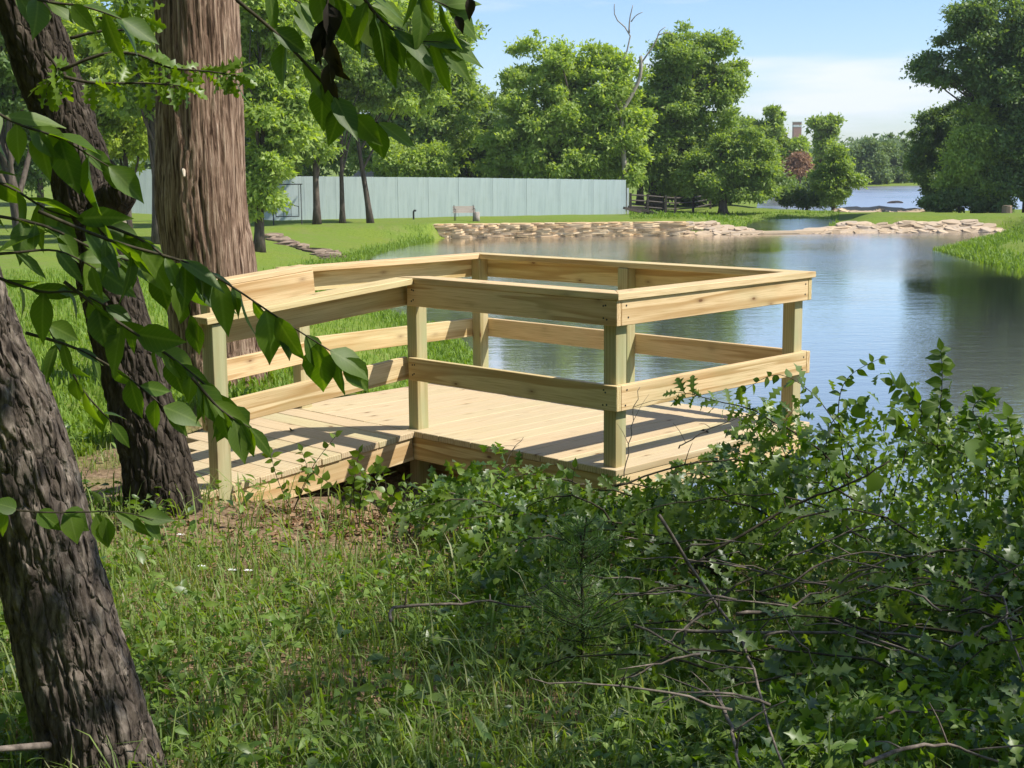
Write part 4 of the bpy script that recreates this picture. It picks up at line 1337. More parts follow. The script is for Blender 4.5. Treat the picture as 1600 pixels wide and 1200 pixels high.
def twig_leaves(parent, path, n, size, meshes, rnd, start=.15, down=.7, face=.7, side=.8, end=True):
    P, Tt, A, B = frames(path)
    m = len(P)
    for i in range(n):
        f = start + (1 - start) * (i + rnd.uniform(0, .8)) / n
        k = min(int(f * (m - 1)), m - 2)
        ff = f * (m - 1) - k
        p = P[k] * (1 - ff) + P[k + 1] * ff
        t = Vector(Tt[k])
        s = 1 if i % 2 else -1
        sd = t.cross(Vector((0, -1, .3))).normalized() * s
        d = t * rnd.uniform(.2, .7) + sd * rnd.uniform(.3, 1) * side + Vector((rnd.gauss(0, .15), rnd.gauss(0, .3), -down * rnd.uniform(.4, 1.3)))
        nr_ = Vector((rnd.gauss(0, .45), -face + rnd.gauss(0, .45), .55 + rnd.gauss(0, .4)))
        put_leaf(parent, p, d, nr_, size * rnd.uniform(.65, 1.2), meshes, rnd)
    if end:
        put_leaf(parent, P[-1], Tt[-1] + np.array([0, 0, -.35 * down]), Vector((0, -face, .6)), size * .9, meshes, rnd)

rnd = random.Random(5)
# (pixel path, distance, number of leaves, leaf length in pixels, droop)
TWIGS = [
    ([(60, 330), (170, 375), (285, 408), (350, 440), (440, 500), (535, 560)], 3.0, 24, 98, 1.25),
    ([(100, 440), (180, 500), (270, 560), (330, 610), (372, 655)], 3.05, 18, 96, 1.3),
    ([(300, 590), (345, 640), (390, 668)], 3.0, 9, 92, 1.4),
    ([(-60, 140), (20, 190), (90, 215), (170, 260)], 3.1, 12, 105, .9),
    ([(-80, 260), (10, 290), (80, 330), (160, 350)], 3.15, 12, 105, .8),
    ([(-60, 330), (60, 350), (150, 390), (240, 420), (310, 450)], 3.1, 14, 100, .6),
    ([(-40, 420), (60, 455), (130, 460), (230, 520)], 3.2, 12, 90, .6),
    ([(40, 520), (120, 545), (200, 590), (260, 640)], 3.25, 10, 80, .7),
    ([(60, 470), (90, 540), (130, 610), (175, 660)], 3.4, 8, 72, .7),
    ([(-40, 400), (20, 395), (90, 392), (150, 420)], 3.0, 7, 105, .15),
    ([(370, 0), (440, 60), (505, 130), (545, 175), (592, 192)], 2.9, 7, 82, 1.0),
    ([(545, -40), (590, 25), (640, 60), (690, 66)], 2.9, 9, 84, .8),
    ([(640, -50), (660, -10), (700, 10)], 2.9, 6, 76, .9),
    ([(470, -60), (500, -20), (545, 0), (580, 8)], 2.95, 7, 82, .9),
    ([(340, -60), (420, -20), (470, 5)], 3.1, 5, 80, .8),
    ([(-30, -30), (60, 0), (130, 10), (190, 30)], 3.2, 8, 90, .8),
    ([(160, 350), (230, 380), (280, 430), (300, 500)], 3.2, 10, 84, .9),
]
for (pp_, d, n, lp_, dr) in TWIGS:
    path = smooth_path([np.array(px(u, v, d + .02 * k)) - np.array(t1o) for k, (u, v) in enumerate(pp_)], 16)
    br = MB().tube(path, np.linspace(.0045, .0015, 16), 6).obj('branch', TWIGD, t1, None, True)
    top_ = pp_[-1][1] < 200 and d < 3.0
    twig_leaves(br, path, max(4, int(n * (1.25 if top_ else .95))), (1.05 if top_ else .82) * lp_ * d / FPX, ML_BIG, rnd, .12, dr)
# the limb they grow from, left of the frame
MB().tube(smooth_path([c1(-150, 230), c1(-120, 240, 3.6), c1(-70, 250, 3.2), c1(-30, 270, 3.15)], 8), np.linspace(.03, .012, 8), 8).obj('limb', BARK1, t1, None, True)
MB().tube(smooth_path([c1(-215, -100), c1(60, -140, 3.3), c1(330, -110, 3.0), c1(560, -90, 2.9), c1(690, -80, 2.9)], 14), np.linspace(.035, .008, 14), 8).obj('limb', BARK1, t1, None, True)
for (u0, v0, u1, v1) in ((345, -112, 370, 0), (545, -92, 545, -40), (640, -85, 640, -50), (470, -100, 470, -60), (335, -112, 340, -60)):
    MB().tube([c1(u0, v0, 2.98), c1(u1, v1, 2.95)], [.006, .0045], 6).obj('twig', TWIGD, t1)
# dry curled leaves hanging at the top
path = smooth_path([c1(515, -95, 2.9), c1(512, 0, 2.9), c1(510, 60, 2.9), c1(518, 130, 2.9)], 10)
br = MB().tube(path, np.linspace(.004, .0015, 10), 5).obj('branch', TWIGD, t1)
for (u, v, s_, a_) in ((512, 5, 60, .1), (508, 30, 66, -.15), (516, 62, 58, .2), (505, 50, 48, -.3), (522, 92, 40, .4), (514, 100, 44, -.1), (520, 125, 30, .1), (733, -5, 34, .1), (712, 25, 28, .5)):
    put_leaf(br, c1(u, v, 2.9), Vector((a_, -.1, -1)), Vector((rnd.gauss(0, .5), -1, 0)), s_ * 2.9 / FPX, ML_DRY, rnd)
# level twig crossing the trunk low down
path = smooth_path([c1(-40, 790, 3.45), c1(60, 800, 3.4), c1(130, 800, 3.4), c1(190, 800, 3.4), c1(240, 812, 3.4)], 12)
br = MB().tube(path, np.linspace(.003, .0012, 12), 5).obj('branch', TWIGD, t1)
for (u, v, dx_, dz_, s_) in ((10, 800, -.3, -.8, 44), (25, 795, -.6, .3, 42), (60, 800, .5, -.4, 46), (100, 802, .6, -.5, 50), (110, 806, .3, -.9, 46), (150, 803, .3, -.9, 62), (180, 800, .9, -.5, 70), (165, 808, .0, -1, 52), (215, 806, 1, -.2, 60), (225, 810, .5, -.8, 50)):
    put_leaf(br, c1(u, v, 3.4), Vector((dx_, rnd.gauss(0, .2), dz_)), Vector((rnd.gauss(0, .3), -.8, .6)), s_ * 3.4 / FPX, ML_ROUND if u < 130 else ML_BIG, rnd)

# sunlit oak sprigs reaching across in front of the cedar: part of the dark leaning tree
for (pp_, d, n) in (([(95, 110), (160, 85), (215, 85), (262, 105), (330, 112), (368, 118)], 5.6, 46), ([(110, 60), (150, 50), (200, 45), (225, 25)], 5.7, 24), ([(100, 120), (150, 130), (230, 130), (290, 135)], 5.5, 30), ([(70, 80), (90, 110), (75, 135)], 5.6, 16), ([(150, 30), (190, 20), (205, -10)], 5.8, 14)):
    path = smooth_path([np.array(px(u, v, d)) - np.array(t2o) for u, v in pp_], 16)
    br = MB().tube(path, np.linspace(.008, .002, 16), 5).obj('branch', TWIGD, t2, None, True)
    twig_leaves(br, path, n, 40 * d / FPX, ML_YOAK, rnd, .2, .5, .5, 1.0)

# ------------------------------------------------------------------ shade trees on the bank right of the picture
def bank_tree(name, label, base, ells, n, leaf, seed, r0=.2):
    o = Vector((base[0], base[1], h1(*base) - .2))
    t = thing(name, label, 'tree', o)
    Er = [(e[0] - o.x, e[1] - o.y, e[2] - o.z, *e[3:]) for e in ells]
    mb = MB()
    limbs(mb, (0, 0, 0), np.array(Er[0][:3]), r0, Er, seed, 10, 9)
    mb.obj('trunk', BARK2, t, None, True)
    V, F = crown_vf(Er, n, leaf, .55, seed, .8)
    link('crown', np_mesh('crown', V, F), CR_B, t)
    return t
bank_tree('bank_oak', 'spreading oak on the near bank shading the grass and brush', (6.6, 3.2),
          [(5.6, 3.2, 7.6, 2.6, 1.9, 1.3), (3.4, 2.6, 7.2, 2.0, 1.6, 1.0), (8.4, 3.6, 8.2, 2.4, 2.0, 1.4), (6.6, 4.3, 8.6, 2.2, 1.5, 1.1), (10.6, 3.6, 8.8, 2.2, 1.8, 1.3), (4.4, 4.1, 6.9, 1.6, 1.1, .8)], 4600, .15, 201, .24)
bank_tree('bank_oak', 'oak beside the photographer on the near bank', (5.0, -1.6),
          [(3.6, -.6, 8.2, 2.4, 2.0, 1.3), (6.0, .8, 8.0, 2.4, 1.8, 1.2), (8.6, .2, 8.6, 2.4, 2.2, 1.4), (5.2, -2.6, 8.6, 2.4, 2.0, 1.3)], 3000, .15, 202, .22)

# the wood in which the photographer stands
wood_src = None
for k, (x, y, lab) in enumerate(((-3.5, -7, 'first tree of the wood behind the camera'), (2.5, -9, 'second tree of the wood behind the camera'), (-9, -4, 'third tree of the wood, back left of the camera'), (-10.5, 2.5, 'fourth tree of the wood, left of the near trunk'), (-11, 8, 'fifth tree of the wood, left of the leaning trunks'), (8, -8.5, 'sixth tree of the wood, back right of the camera'), (-5.5, -13, 'seventh tree of the wood, deep behind the camera'), (4, -15, 'eighth tree of the wood, deep behind the camera'), (-16, -3, 'ninth tree of the wood, far left of the camera'))):
    o = thing('wood_tree', lab, 'tree', Vector((x, y, h1(x, y) - .2)), 'wood behind the camera')
    if wood_src is None:
        Er = [(0, 0, 7.5, 3.2, 3.2, 2.6), (1.4, .5, 4.6, 2.4, 2.6, 2.0), (-1.5, -.6, 5.0, 2.4, 2.4, 2.2), (.2, -.8, 2.2, 2.4, 2.2, 1.4), (0, .3, 10.0, 2.4, 2.4, 1.8)]
        mb = MB(); limbs(mb, (0, 0, 0), np.array((0, 0, 8.5)), .22, Er, 500, 8, 8)
        m1_ = mb.mesh('trunk', True); m1_.materials.append(BARK2)
        V, F = crown_vf(Er, 16000, .30, .9, 501)
        m2_ = np_mesh('crown', V, F); m2_.materials.append(CR_C)
        wood_src = (m1_, m2_)
    link('trunk', wood_src[0], None, o).rotation_euler = (0, 0, k * 1.3)
    link('crown', wood_src[1], None, o).rotation_euler = (0, 0, k * 1.3)

# ------------------------------------------------------------------ grass
def blades(n, xy, length, width, mat, name, label, seed, lean=.5, cat='grass'):
    r = np.random.default_rng(seed)
    x, y = xy(r, n)
    n = len(x)
    z = ht(x, y) - .01
    L = length(r, n, x, y)
    W = width * r.uniform(.6, 1.4, n)
    a = r.uniform(0, 2 * math.pi, n)
    hx, hy = np.cos(a), np.sin(a)
    b = r.uniform(.15, 1.0, n) * lean
    B = np.stack([x, y, z], -1)
    H = np.stack([hx, hy, 0 * hx], -1)
    Wd = np.stack([-hy, hx, 0 * hx], -1)
    U = np.array([0, 0, 1.0])
    m1 = B + L[:, None] * (.42 * U + .18 * b[:, None] * H)
    m2 = B + L[:, None] * ((.75 - .12 * b[:, None]) * U + .50 * b[:, None] * H)
    tip = B + L[:, None] * ((.98 - .38 * b[:, None]) * U + .98 * b[:, None] * H)
    w_ = W[:, None] * Wd
    V = np.stack([B - w_ * .5, B + w_ * .5, m1 - w_ * .5, m1 + w_ * .5, m2 - w_ * .38, m2 + w_ * .38, tip], 1).reshape(-1, 3)
    o = (np.arange(n) * 7)[:, None]
    Q = np.concatenate([o + np.array([[0, 1, 3, 2]]), o + np.array([[2, 3, 5, 4]])])
    Tr = o + np.array([[4, 5, 6]])
    ob = link(name, np_mesh(name, V, [Q, Tr], True), mat)
    return tag(ob, label, cat, None, 'stuff')

def deck_clear(x, y):
    """True where no platform or ramp stands"""
    c, s = math.sin(TH), math.cos(TH)
    dx_, dy_ = x - DECK_ORIGIN.x, y - DECK_ORIGIN.y
    a, b = dx_ * c + dy_ * s, -dx_ * s + dy_ * c
    on = ((a > -.05) & (a < A1 + .05) & (b > -.05) & (b < B1 + .05)) | ((a > -2.0) & (a <= 0) & (b > R0 - .02) & (b < R1 + .02))
    return ~on, a, b

def fg_xy(r, n):
    y = 2.6 + 6.6 * r.random(n) ** .8
    x = r.uniform(-.47, .47, n) * y - .25
    cl, a, b = deck_clear(x, y)
    pn = fbm(np.stack([x * 1.3, y * 1.3, 0 * x], -1), 61, 3)
    # thinner in the bare patch by the ramp and under the brush on the right
    bare = np.minimum(1, 1.5 * np.exp(-(((x + .85) / .95) ** 2 + ((y - 7.1) / .7) ** 2)))
    dens = np.clip(.35 + 1.3 * (pn - .35), .08, 1) * (1 - .95 * bare) * np.where((x > .1) & (y > 4.6), .45, 1)
    dens *= np.where((a > -.12) | ((a > -1.2) & (b > .8)), .06, 1)
    k = cl & (r.random(n) < dens)
    return x[k], y[k]
def fg_len(r, n, x, y):
    pn = fbm(np.stack([x * .9, y * .9, 0 * x + 5], -1), 62, 3)
    return (.05 + .17 * r.random(n) ** 1.6) * (.55 + 1.0 * pn) * (1 - .45 * sstep((y - 5.2) / 1.4))
blades(150000, fg_xy, fg_len, .0052, GRASS, 'meadow_grass', 'uncut grass in the shade in front of the deck', 301, .95)
def tall_xy(r, n):
    y = 3.2 + 4.2 * r.random(n)
    x = r.uniform(-.44, .25, n) * y
    cl, a, b = deck_clear(x, y)
    return x[cl], y[cl]
blades(2600, tall_xy, lambda r, n, x, y: .16 + .22 * r.random(n) ** 2, .0062, GRASS, 'tall_grass', 'scattered tall grass blades standing above the meadow', 302, 1.1)

def left_xy(r, n):
    y = 8.3 + 27 * r.random(n) ** 1.9
    x = -.45 * y + (.45 * y + .2) * r.random(n) ** .8
    cl, a, b = deck_clear(x, y)
    k = cl & (ht(x, y) > .0) & ((b > B1 + .4) | (a > A1 + .3) | (a < -2.2))
    return x[k], y[k]
blades(52000, left_xy, lambda r, n, x, y: (.06 + .07 * r.random(n)) * (1 + y / 60), .013, LAWNB, 'lawn_grass', 'bright lawn grass behind the deck and cedar', 303, .8)
def bank_xy(r, n):
    """ragged grass along the waterline"""
    P = np.concatenate([POND[:2][::-1], POND[20:][::-1]])
    i = r.integers(0, len(P) - 1, n)
    f = r.random(n)
    q = P[i] + (P[i + 1] - P[i]) * f[:, None]
    q = q + np.stack([-np.abs(r.normal(0, .55, n)) + .15, r.normal(0, .4, n)], -1)
    k = ht(q[:, 0], q[:, 1]) > -.12
    return q[k, 0], q[k, 1]
blades(14000, bank_xy, lambda r, n, x, y: (.07 + .16 * r.random(n) ** 2) * (.75 + y / 75), .03, LAWNB, 'bank_grass', 'ragged grass along the left waterline', 304, .7)
def right_bank_xy(r, n):
    P = POND[8:15]
    i = r.integers(0, len(P) - 1, n)
    f = r.random(n)
    q = P[i] + (P[i + 1] - P[i]) * f[:, None]
    q = q + np.stack([np.abs(r.normal(0, .9, n)) - .2, r.normal(0, .6, n)], -1)
    return q[:, 0], q[:, 1]
blades(12000, right_bank_xy, lambda r, n, x, y: .10 + .28 * r.random(n) ** 2, .045, LAWNB, 'shore_grass', 'grassy fringe of the right pond shore', 305, .7)
def dam_xy(r, n):
    u = r.uniform(985, 1310, n); d = 78 + 22 * r.random(n)
    x = (u - 800) / FPX * d
    k = (np.minimum(sdf(x, d, POOL), np.minimum(sdf(x, d, LAKE), sdf(x, d, POND))) > .1)
    return x[k], d[k]
blades(10000, dam_xy, lambda r, n, x, y: .06 + .25 * r.random(n) ** 5, .05, LAWNB, 'dam_grass', 'long grass on the strip between pond and lake', 306, .7)

# dead leaves blown onto the boards
for k, (a_, b_, lab) in enumerate(((1.15, .30, 'curled dead leaf on the boards near the right rail'), (-.42, 2.35, 'dark dead leaf on the ramp boards'), (.5, 2.1, 'small dead leaf in the middle of the deck'), (1.45, 1.5, 'dead leaf near the far rail of the deck'))):
    p = d2w(a_, b_, (.012 if a_ > 0 else rz(a_) + .012))
    o = link('dead_leaf', ML_DRY[k % 3], None, None, p)
    o.scale = (.07, .07, .05); o.rotation_euler = (.2, .1, k * 1.9)
    tag(o, lab, 'leaf', 'dead leaves on the deck')

# ------------------------------------------------------------------ undergrowth and brush
def pile_h(x, y):
    """height of the brush above the ground"""
    u = 800 + FPX * x / np.maximum(y, .1)
    top = np.interp(u, [560, 640, 760, 860, 960, 1060, 1150, 1230, 1330, 1450, 1560, 1700], [.06, .28, .40, .30, .32, .42, .60, .80, .92, .92, .80, .8])
    front = sstep((y - 4.7) / 1.7)
    hollow = 1 - .75 * np.exp(-(((x - 1.05) / .55) ** 2 + ((y - 5.25) / .5) ** 2))
    back = 1 - sstep((y - 7.0) / 1.0)
    return top * (.24 + .76 * front) * (.2 + .8 * back) * hollow

def brush_pts(r, n):
    y = 3.5 + 4.3 * r.random(n) ** .75
    x = r.uniform(-.10, .47, n) * y
    u = 800 + FPX * x / y
    # the brush gives way to grass on the left
    lim = np.interp(y, [3.5, 4.5, 6, 7.8], [980, 820, 640, 560])
    keep = (r.random(n) < np.clip((u - lim) / 160, 0, 1))
    cl, a, b = deck_clear(x, y)
    keep &= cl
    keep &= r.random(n) > .9 * np.exp(-(((x - 1.05) / .5) ** 2 + ((y - 5.25) / .42) ** 2))
    return x[keep], y[keep]

r3 = np.random.default_rng(401)
def leaf_mass(name, label, n, profile, mat, size, seed, hfrac=(.0, 1.0), cat='undergrowth'):
    r = np.random.default_rng(seed)
    x, y = brush_pts(r, n)
    m = len(x)
    H = pile_h(x, y)
    # twigs carry the leaves in small sprays, not evenly
    cl = fbm(np.stack([x * 3.2, y * 3.2, 0 * x], -1), seed, 2)
    k = r.random(m) < np.clip((cl - .32) * 4, .12, 1)
    x, y, H = x[k], y[k], H[k]
    m = len(x)
    z = ht(x, y) + H * (hfrac[0] + (hfrac[1] - hfrac[0]) * r.random(m) ** .6) * (.7 + .6 * fbm(np.stack([x * 1.7, y * 1.7, 0 * x], -1), seed + 3, 2))
    pos = np.stack([x, y, z], -1)
    xd = r.normal(size=(m, 3)) + np.array([-.2, -.35, -.35])
    nr_ = np.array([0, -.35, .8]) + .5 * r.normal(size=(m, 3))
    V, F = leaf_strip(profile, .3, .3)
    V, F = place(V, F, pos, xd, nr_, size * r.uniform(.55, 1.25, m))
    o = link(name, np_mesh(name, V, F, True), mat)
    return tag(o, label, cat, None, 'stuff')
OAK_S = [(0, .012), (.2, .17), (.3, .07), (.48, .31), (.58, .09), (.75, .27), (.84, .08), (1, .01)]
OV_S = [(0, .02), (.25, .22), (.55, .22), (1, .01)]
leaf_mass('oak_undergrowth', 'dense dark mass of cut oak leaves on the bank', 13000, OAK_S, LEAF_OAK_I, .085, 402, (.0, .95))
leaf_mass('leafy_undergrowth', 'mixed small leaves filling the brush on the bank', 22000, OV_S, WEED, .05, 403, (.0, .8))

# low broadleaf weeds mixed into the meadow
def weed_mass(name, label, n, mat, size, seed):
    r = np.random.default_rng(seed)
    x, y = fg_xy(r, n)
    cl = fbm(np.stack([x * 2.4, y * 2.4, 0 * x], -1), seed, 3)
    k = r.random(len(x)) < np.clip((cl - .40) * 5, .05, 1)
    x, y = x[k], y[k]
    m = len(x)
    z = ht(x, y) + .02 + .13 * r.random(m)
    xd = r.normal(size=(m, 3)) * np.array([1, 1, .45])
    nr_ = np.array([0, 0, 1.0]) + .4 * r.normal(size=(m, 3))
    V, F = leaf_strip(OV_S, .3, .3)
    V, F = place(V, F, np.stack([x, y, z], -1), xd, nr_, size * r.uniform(.5, 1.4, m))
    return tag(link(name, np_mesh(name, V, F, True), mat), label, 'weeds', None, 'stuff')
weed_mass('meadow_weeds', 'small broadleaf weeds scattered through the grass', 68000, WEED, .045, 411)
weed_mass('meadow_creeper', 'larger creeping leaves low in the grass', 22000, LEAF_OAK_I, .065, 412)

# cut branches with their leaves: each is a thing, each leaf a part
rb = random.Random(9)
def arc_path(p, q, lift, n=12, wob=.011):
    p, q = np.array(p), np.array(q)
    m = (p + q) / 2 + np.array([0, 0, lift])
    P = smooth_path([p, (p + m) / 2 + np.array([0, 0, lift * .3]), m, (q + m) / 2 + np.array([0, 0, lift * .25]), q], n)
    P[1:-1] += np.array([[rb.gauss(0, wob), rb.gauss(0, wob), rb.gauss(0, wob)] for _ in range(n - 2)]) * .5
    return P

def leafy_branch(name, label, P, r0, n, size, meshes, mat=TWIGD, cat='branch', group=None, down=.5, start=.2, side=1.0, face=.5):
    o = P[0].copy()
    ob = MB().tube(P - o, np.linspace(r0, r0 * .25, len(P)), 6).obj(name, mat, None, Vector(o), True)
    tag(ob, label, cat, group)
    twig_leaves(ob, P - o, n, size, meshes, rb, start, down, face, side)
    return ob

for i in range(46):
    y = rb.uniform(4.3, 7.3)
    u = rb.uniform(700 if y > 5.6 else 980, 1650)
    x = (u - 800) / FPX * y
    H = float(pile_h(np.array([x]), np.array([y]))[0])
    g = h1(x, y)
    ang_ = rb.uniform(-.6, .9) + math.pi
    L = rb.uniform(.5, .95)
    p = (x + .3, y, g + H * rb.uniform(.35, .7))
    q = (x + .3 + L * math.cos(ang_), y + L * math.sin(ang_) * .8, g + H * rb.uniform(.7, 1.05))
    if not deck_clear(np.array([q[0]]), np.array([q[1]]))[0][0]: continue
    leafy_branch('oak_branch', 'cut leafy oak branch lying in the brush pile in front of the deck', arc_path(p, q, rb.uniform(.02, .16)), .006, rb.randint(18, 30), rb.uniform(.075, .105), ML_OAK, group='oak branches in the brush pile')

def ground_d(u, v, lift=0.0):
    """distance at which the sight line through a pixel meets the ground (raised by lift)"""
    p = px(u, v, 1.0)
    D = np.arange(3.2, 9.0, .05)
    k = np.nonzero(CAMZ + (p.z - CAMZ) * D < ht(p.x * D, D) + lift)[0]
    return float(D[k[0]]) if len(k) else 9.0
# bare sticks lying across the brush
STICKS = [([(1030, 805), (1110, 930), (1165, 1010), (1190, 1090), (1225, 1200)], 5.0, .007, 'long grey bent stick slanting across the brush'),
          ([(1060, 985), (1200, 990), (1400, 990), (1500, 1010)], 5.2, .007, 'straight grey stick lying level across the brush'),
          ([(1150, 960), (1260, 956), (1340, 985), (1450, 1030)], 5.1, .008, 'arched grey stick over the level stick'),
          ([(1100, 870), (1240, 790), (1330, 755), (1390, 720)], 5.6, .0065, 'dark stick rising to the right through the oak leaves'),
          ([(1120, 1080), (1140, 1130), (1156, 1200)], 4.4, .008, 'reddish stick standing at the bottom of the brush'),
          ([(1350, 1195), (1415, 1170), (1490, 1166), (1560, 1190)], 4.2, .007, 'pale peeled stick near the bottom right'),
          ([(610, 970), (620, 948), (690, 945), (760, 940), (830, 948)], 5.6, .007, 'pale curved twig lying on the grass'),
          ([(1060, 1010), (1100, 950), (1180, 900), (1230, 890)], 5.4, .006, 'thin grey twig beside the dark hollow'),
          ([(800, 862), (840, 840), (856, 800), (866, 775)], 6.4, .006, 'pale hooked twig in front of the deck corner'),
          ([(1500, 940), (1560, 930), (1575, 980), (1600, 1050)], 4.9, .006, 'greenish looping stem at the right edge'),
          ([(700, 770), (760, 790), (850, 800), (960, 770)], 6.7, .006, 'thin stem lying under the deck edge'),
          ([(960, 760), (1080, 725), (1180, 722), (1230, 735)], 6.3, .005, 'thin dark stem crossing in front of the right rim'),
          ([(1060, 700), (1075, 690), (1120, 665), (1185, 645)], 6.4, .004, 'thin yellow stem rising over the deck boards'),
          ([(975, 745), (985, 690), (990, 650), (1000, 605)], 6.3, .003, 'bare upright stalk in front of the corner post'),
          ([(765, 770), (785, 735), (800, 705), (818, 683)], 6.6, .003, 'bare stalk rising before the left part of the rim'),
          ([(560, 775), (575, 760), (568, 735)], 7.0, .003, 'short dry stalk by the ramp edge')]
for pp_, d, r0, lab in STICKS:
    P = smooth_path([np.array(px(u, v, d if v < 780 else min(d + .05 * k, ground_d(u, v, .22)))) for k, (u, v) in enumerate(pp_)], 14)
    P[1:-1] += RNG.normal(0, .004, (12, 3))
    mb = MB().tube(P - P[0], np.linspace(r0, r0 * .5, 14), 6)
    for k in (4, 8, 10):
        e = P[k] - P[0]
        dv = np.array([rb.gauss(0, .1), rb.gauss(0, .06), rb.uniform(-.02, .12)])
        mb.tube(smooth_path([e, e + dv * .5 + np.array([0, 0, .01]), e + dv], 5), np.linspace(r0 * .5, r0 * .2, 5), 4)
    tag(mb.obj('stick', TWIG if 'dark' not in lab else TWIGD, None, Vector(P[0]), True), lab, 'stick', 'sticks in the brush')
for i in range(32):
    u, v = rb.gauss(1230, 130), rb.gauss(950, 70)
    y = ground_d(u, v, rb.uniform(.12, .34))
    p = np.array(px(u, v, y)); L = rb.uniform(.2, .65); a_ = rb.choice((0, math.pi)) + rb.gauss(0, .45)
    P = arc_path(p, p + np.array([L * math.cos(a_), .3 * L * math.sin(a_), rb.gauss(0, .14)]), rb.uniform(-.02, .07), 10)
    mb = MB().tube(P - P[0], np.linspace(.005, .002, 10), 5)
    e = P[5] - P[0]; dv = np.array([rb.gauss(0, .12), rb.gauss(0, .05), rb.uniform(0, .1)])
    mb.tube([e, e + dv * .6, e + dv], [.003, .002, .0015], 4)
    tag(mb.obj('dead_twig', TWIG, None, Vector(P[0]), True), 'thin dead twig tangled in the brush pile', 'twig', 'dead twigs in the brush pile')
# cut log end
lgp = np.array(px(1062, 903, 5.75))
lg_ = thing('cut_log', 'short orange cut log end lying in the brush', 'log', Vector(lgp))
MB().tube([(.24, .2, .02), (.08, .06, 0), (0, 0, 0)], [.045, .045, .043], 10).obj('bark', TWIGD, lg_, None, True)
MB().tube([(-.002, -.002, 0), (-.008, -.008, 0)], .041, 10).obj('cut_face', plain_mat('fresh_cut', (.42, .18, .07), (.6, .32, .15), 30), lg_)

# green vine shrub in front of the water on the right
VINES = [([(1400, 800), (1330, 700), (1275, 620), (1215, 585), (1160, 612)], 6.6, 16, .05), ([(1330, 780), (1312, 680), (1312, 620), (1330, 585), (1375, 560)], 6.5, 18, .05),
         ([(1470, 800), (1465, 690), (1472, 600), (1470, 548)], 6.4, 26, .07), ([(1390, 800), (1420, 690), (1440, 640), (1395, 600)], 6.3, 24, .07),
         ([(1540, 820), (1540, 700), (1520, 640), (1545, 615)], 6.2, 22, .075), ([(1600, 800), (1590, 720), (1580, 680), (1575, 650)], 6.0, 14, .075),
         ([(1240, 800), (1230, 720), (1215, 680), (1240, 640)], 6.5, 26, .075), ([(1300, 800), (1290, 720), (1300, 660), (1340, 630)], 6.4, 26, .075),
         ([(1500, 800), (1480, 720), (1440, 680), (1400, 660)], 6.2, 22, .075), ([(1200, 790), (1190, 730), (1185, 690), (1178, 660)], 6.6, 22, .08)]
VL = ['arching vine with few leaves in front of the far rail post', 'thin upright vine with small dark leaves against the water', 'tallest leafy shoot against the water right of the deck',
      'leafy shoot left of the tallest shoot', 'bushy shoot with bright leaves near the right edge', 'leafy shoot at the right edge above the oak brush', 'dark oak shoot covering the far deck corner',
      'dense leafy shoot between the arching vine and the upright vine', 'low leafy shoot below the tallest shoot', 'jagged oak shoot overlapping the deck rim']
for k, ((pp_, d, n, sz), lab) in enumerate(zip(VINES, VL)):
    P = smooth_path([np.array(px(u, v, d)) for u, v in pp_], 16)
    gzz = h1(P[0][0], P[0][1])
    if P[0][2] > gzz: P = np.concatenate([[[P[0][0] + .05, P[0][1], gzz]], P])
    ms = (ML_BIG[:4] + ML_ROUND if k < 5 else ML_BIG + ML_YEL) if k not in (6, 9) else ML_OAK
    leafy_branch('vine_shoot', lab, P, .004, n, sz, ms, cat='vine', group='shoots on the bank right of the deck', start=.3, down=.35, side=1.1)
for k, (u, v, s_, lab) in enumerate(((1300, 722, .11, 'large bright heart leaf low before the water'), (1375, 742, .10, 'bright folded leaf left of the dark stick'), (1510, 690, .15, 'largest bright leaf near the right edge'), (1250, 985, .085, 'single bright leaf over the level sticks'), (1422, 795, .07, 'small bright leaf above the oak brush'))):
    p = np.array(px(u, v, 5.9 if v < 900 else 5.0))
    st = np.array([[0, 0, 0], [.01, 0, .05], [.0, 0, .1]])
    o = MB().tube(st, [.003, .002, .0015], 5).obj('bright_leaf', TWIGD, None, Vector(p) - Vector((0, 0, .1)))
    tag(o, lab, 'leaf', 'bright single leaves')
    put_leaf(o, (0, 0, .1), Vector((rb.choice((-.6, .5)), -.2, -.7)), Vector((.2, -.8, .7)), s_, ML_YEL, rb)

# seedlings at the ramp and along the deck
SEED = [(455, 752, 7.3, 'leafy seedling against the ramp rim'), (545, 760, 7.15, 'bright seedling where the ramp meets the ground'), (600, 790, 7.0, 'tall bright seedling before the dark gap under the deck'),
        (640, 800, 6.8, 'seedling with pale leaves right of the ramp corner'), (560, 800, 6.9, 'low bright seedling on the bare soil'), (720, 790, 6.7, 'leafy seedling left of the deck post shadow'),
        (760, 770, 6.7, 'pointed seedling touching the deck rim'), (830, 790, 6.5, 'dark seedling under the middle of the rim'), (690, 840, 6.3, 'spreading seedling in the grass below the ramp corner'), (900, 800, 6.4, 'seedling under the deck corner')]
for u, v, d, lab in SEED:
    p = px(u, v, d)
    g = h1(p.x, d)
    base = np.array([p.x, d, g])
    H = max(.18, min(.5, 0.30 + rb.uniform(-.08, .15)))
    o = None
    for s_ in range(rb.randint(2, 3)):
        q = base + np.array([rb.gauss(0, .10), rb.gauss(0, .06), H * rb.uniform(.7, 1.1)])
        P = smooth_path([base, (base + q) / 2 + np.array([rb.gauss(0, .03), 0, .03]), q], 8) - base
        if o is None:
            o = thing('seedling', lab, 'seedling', Vector(base), 'seedlings by the deck')
        st = MB().tube(P, np.linspace(.003, .0012, 8), 5).obj('stem', TWIGD, o)
        twig_leaves(st, P, 9, .055, ML_YEL + ML_BIG[:2], rb, .25, .3, .4, 1.1)

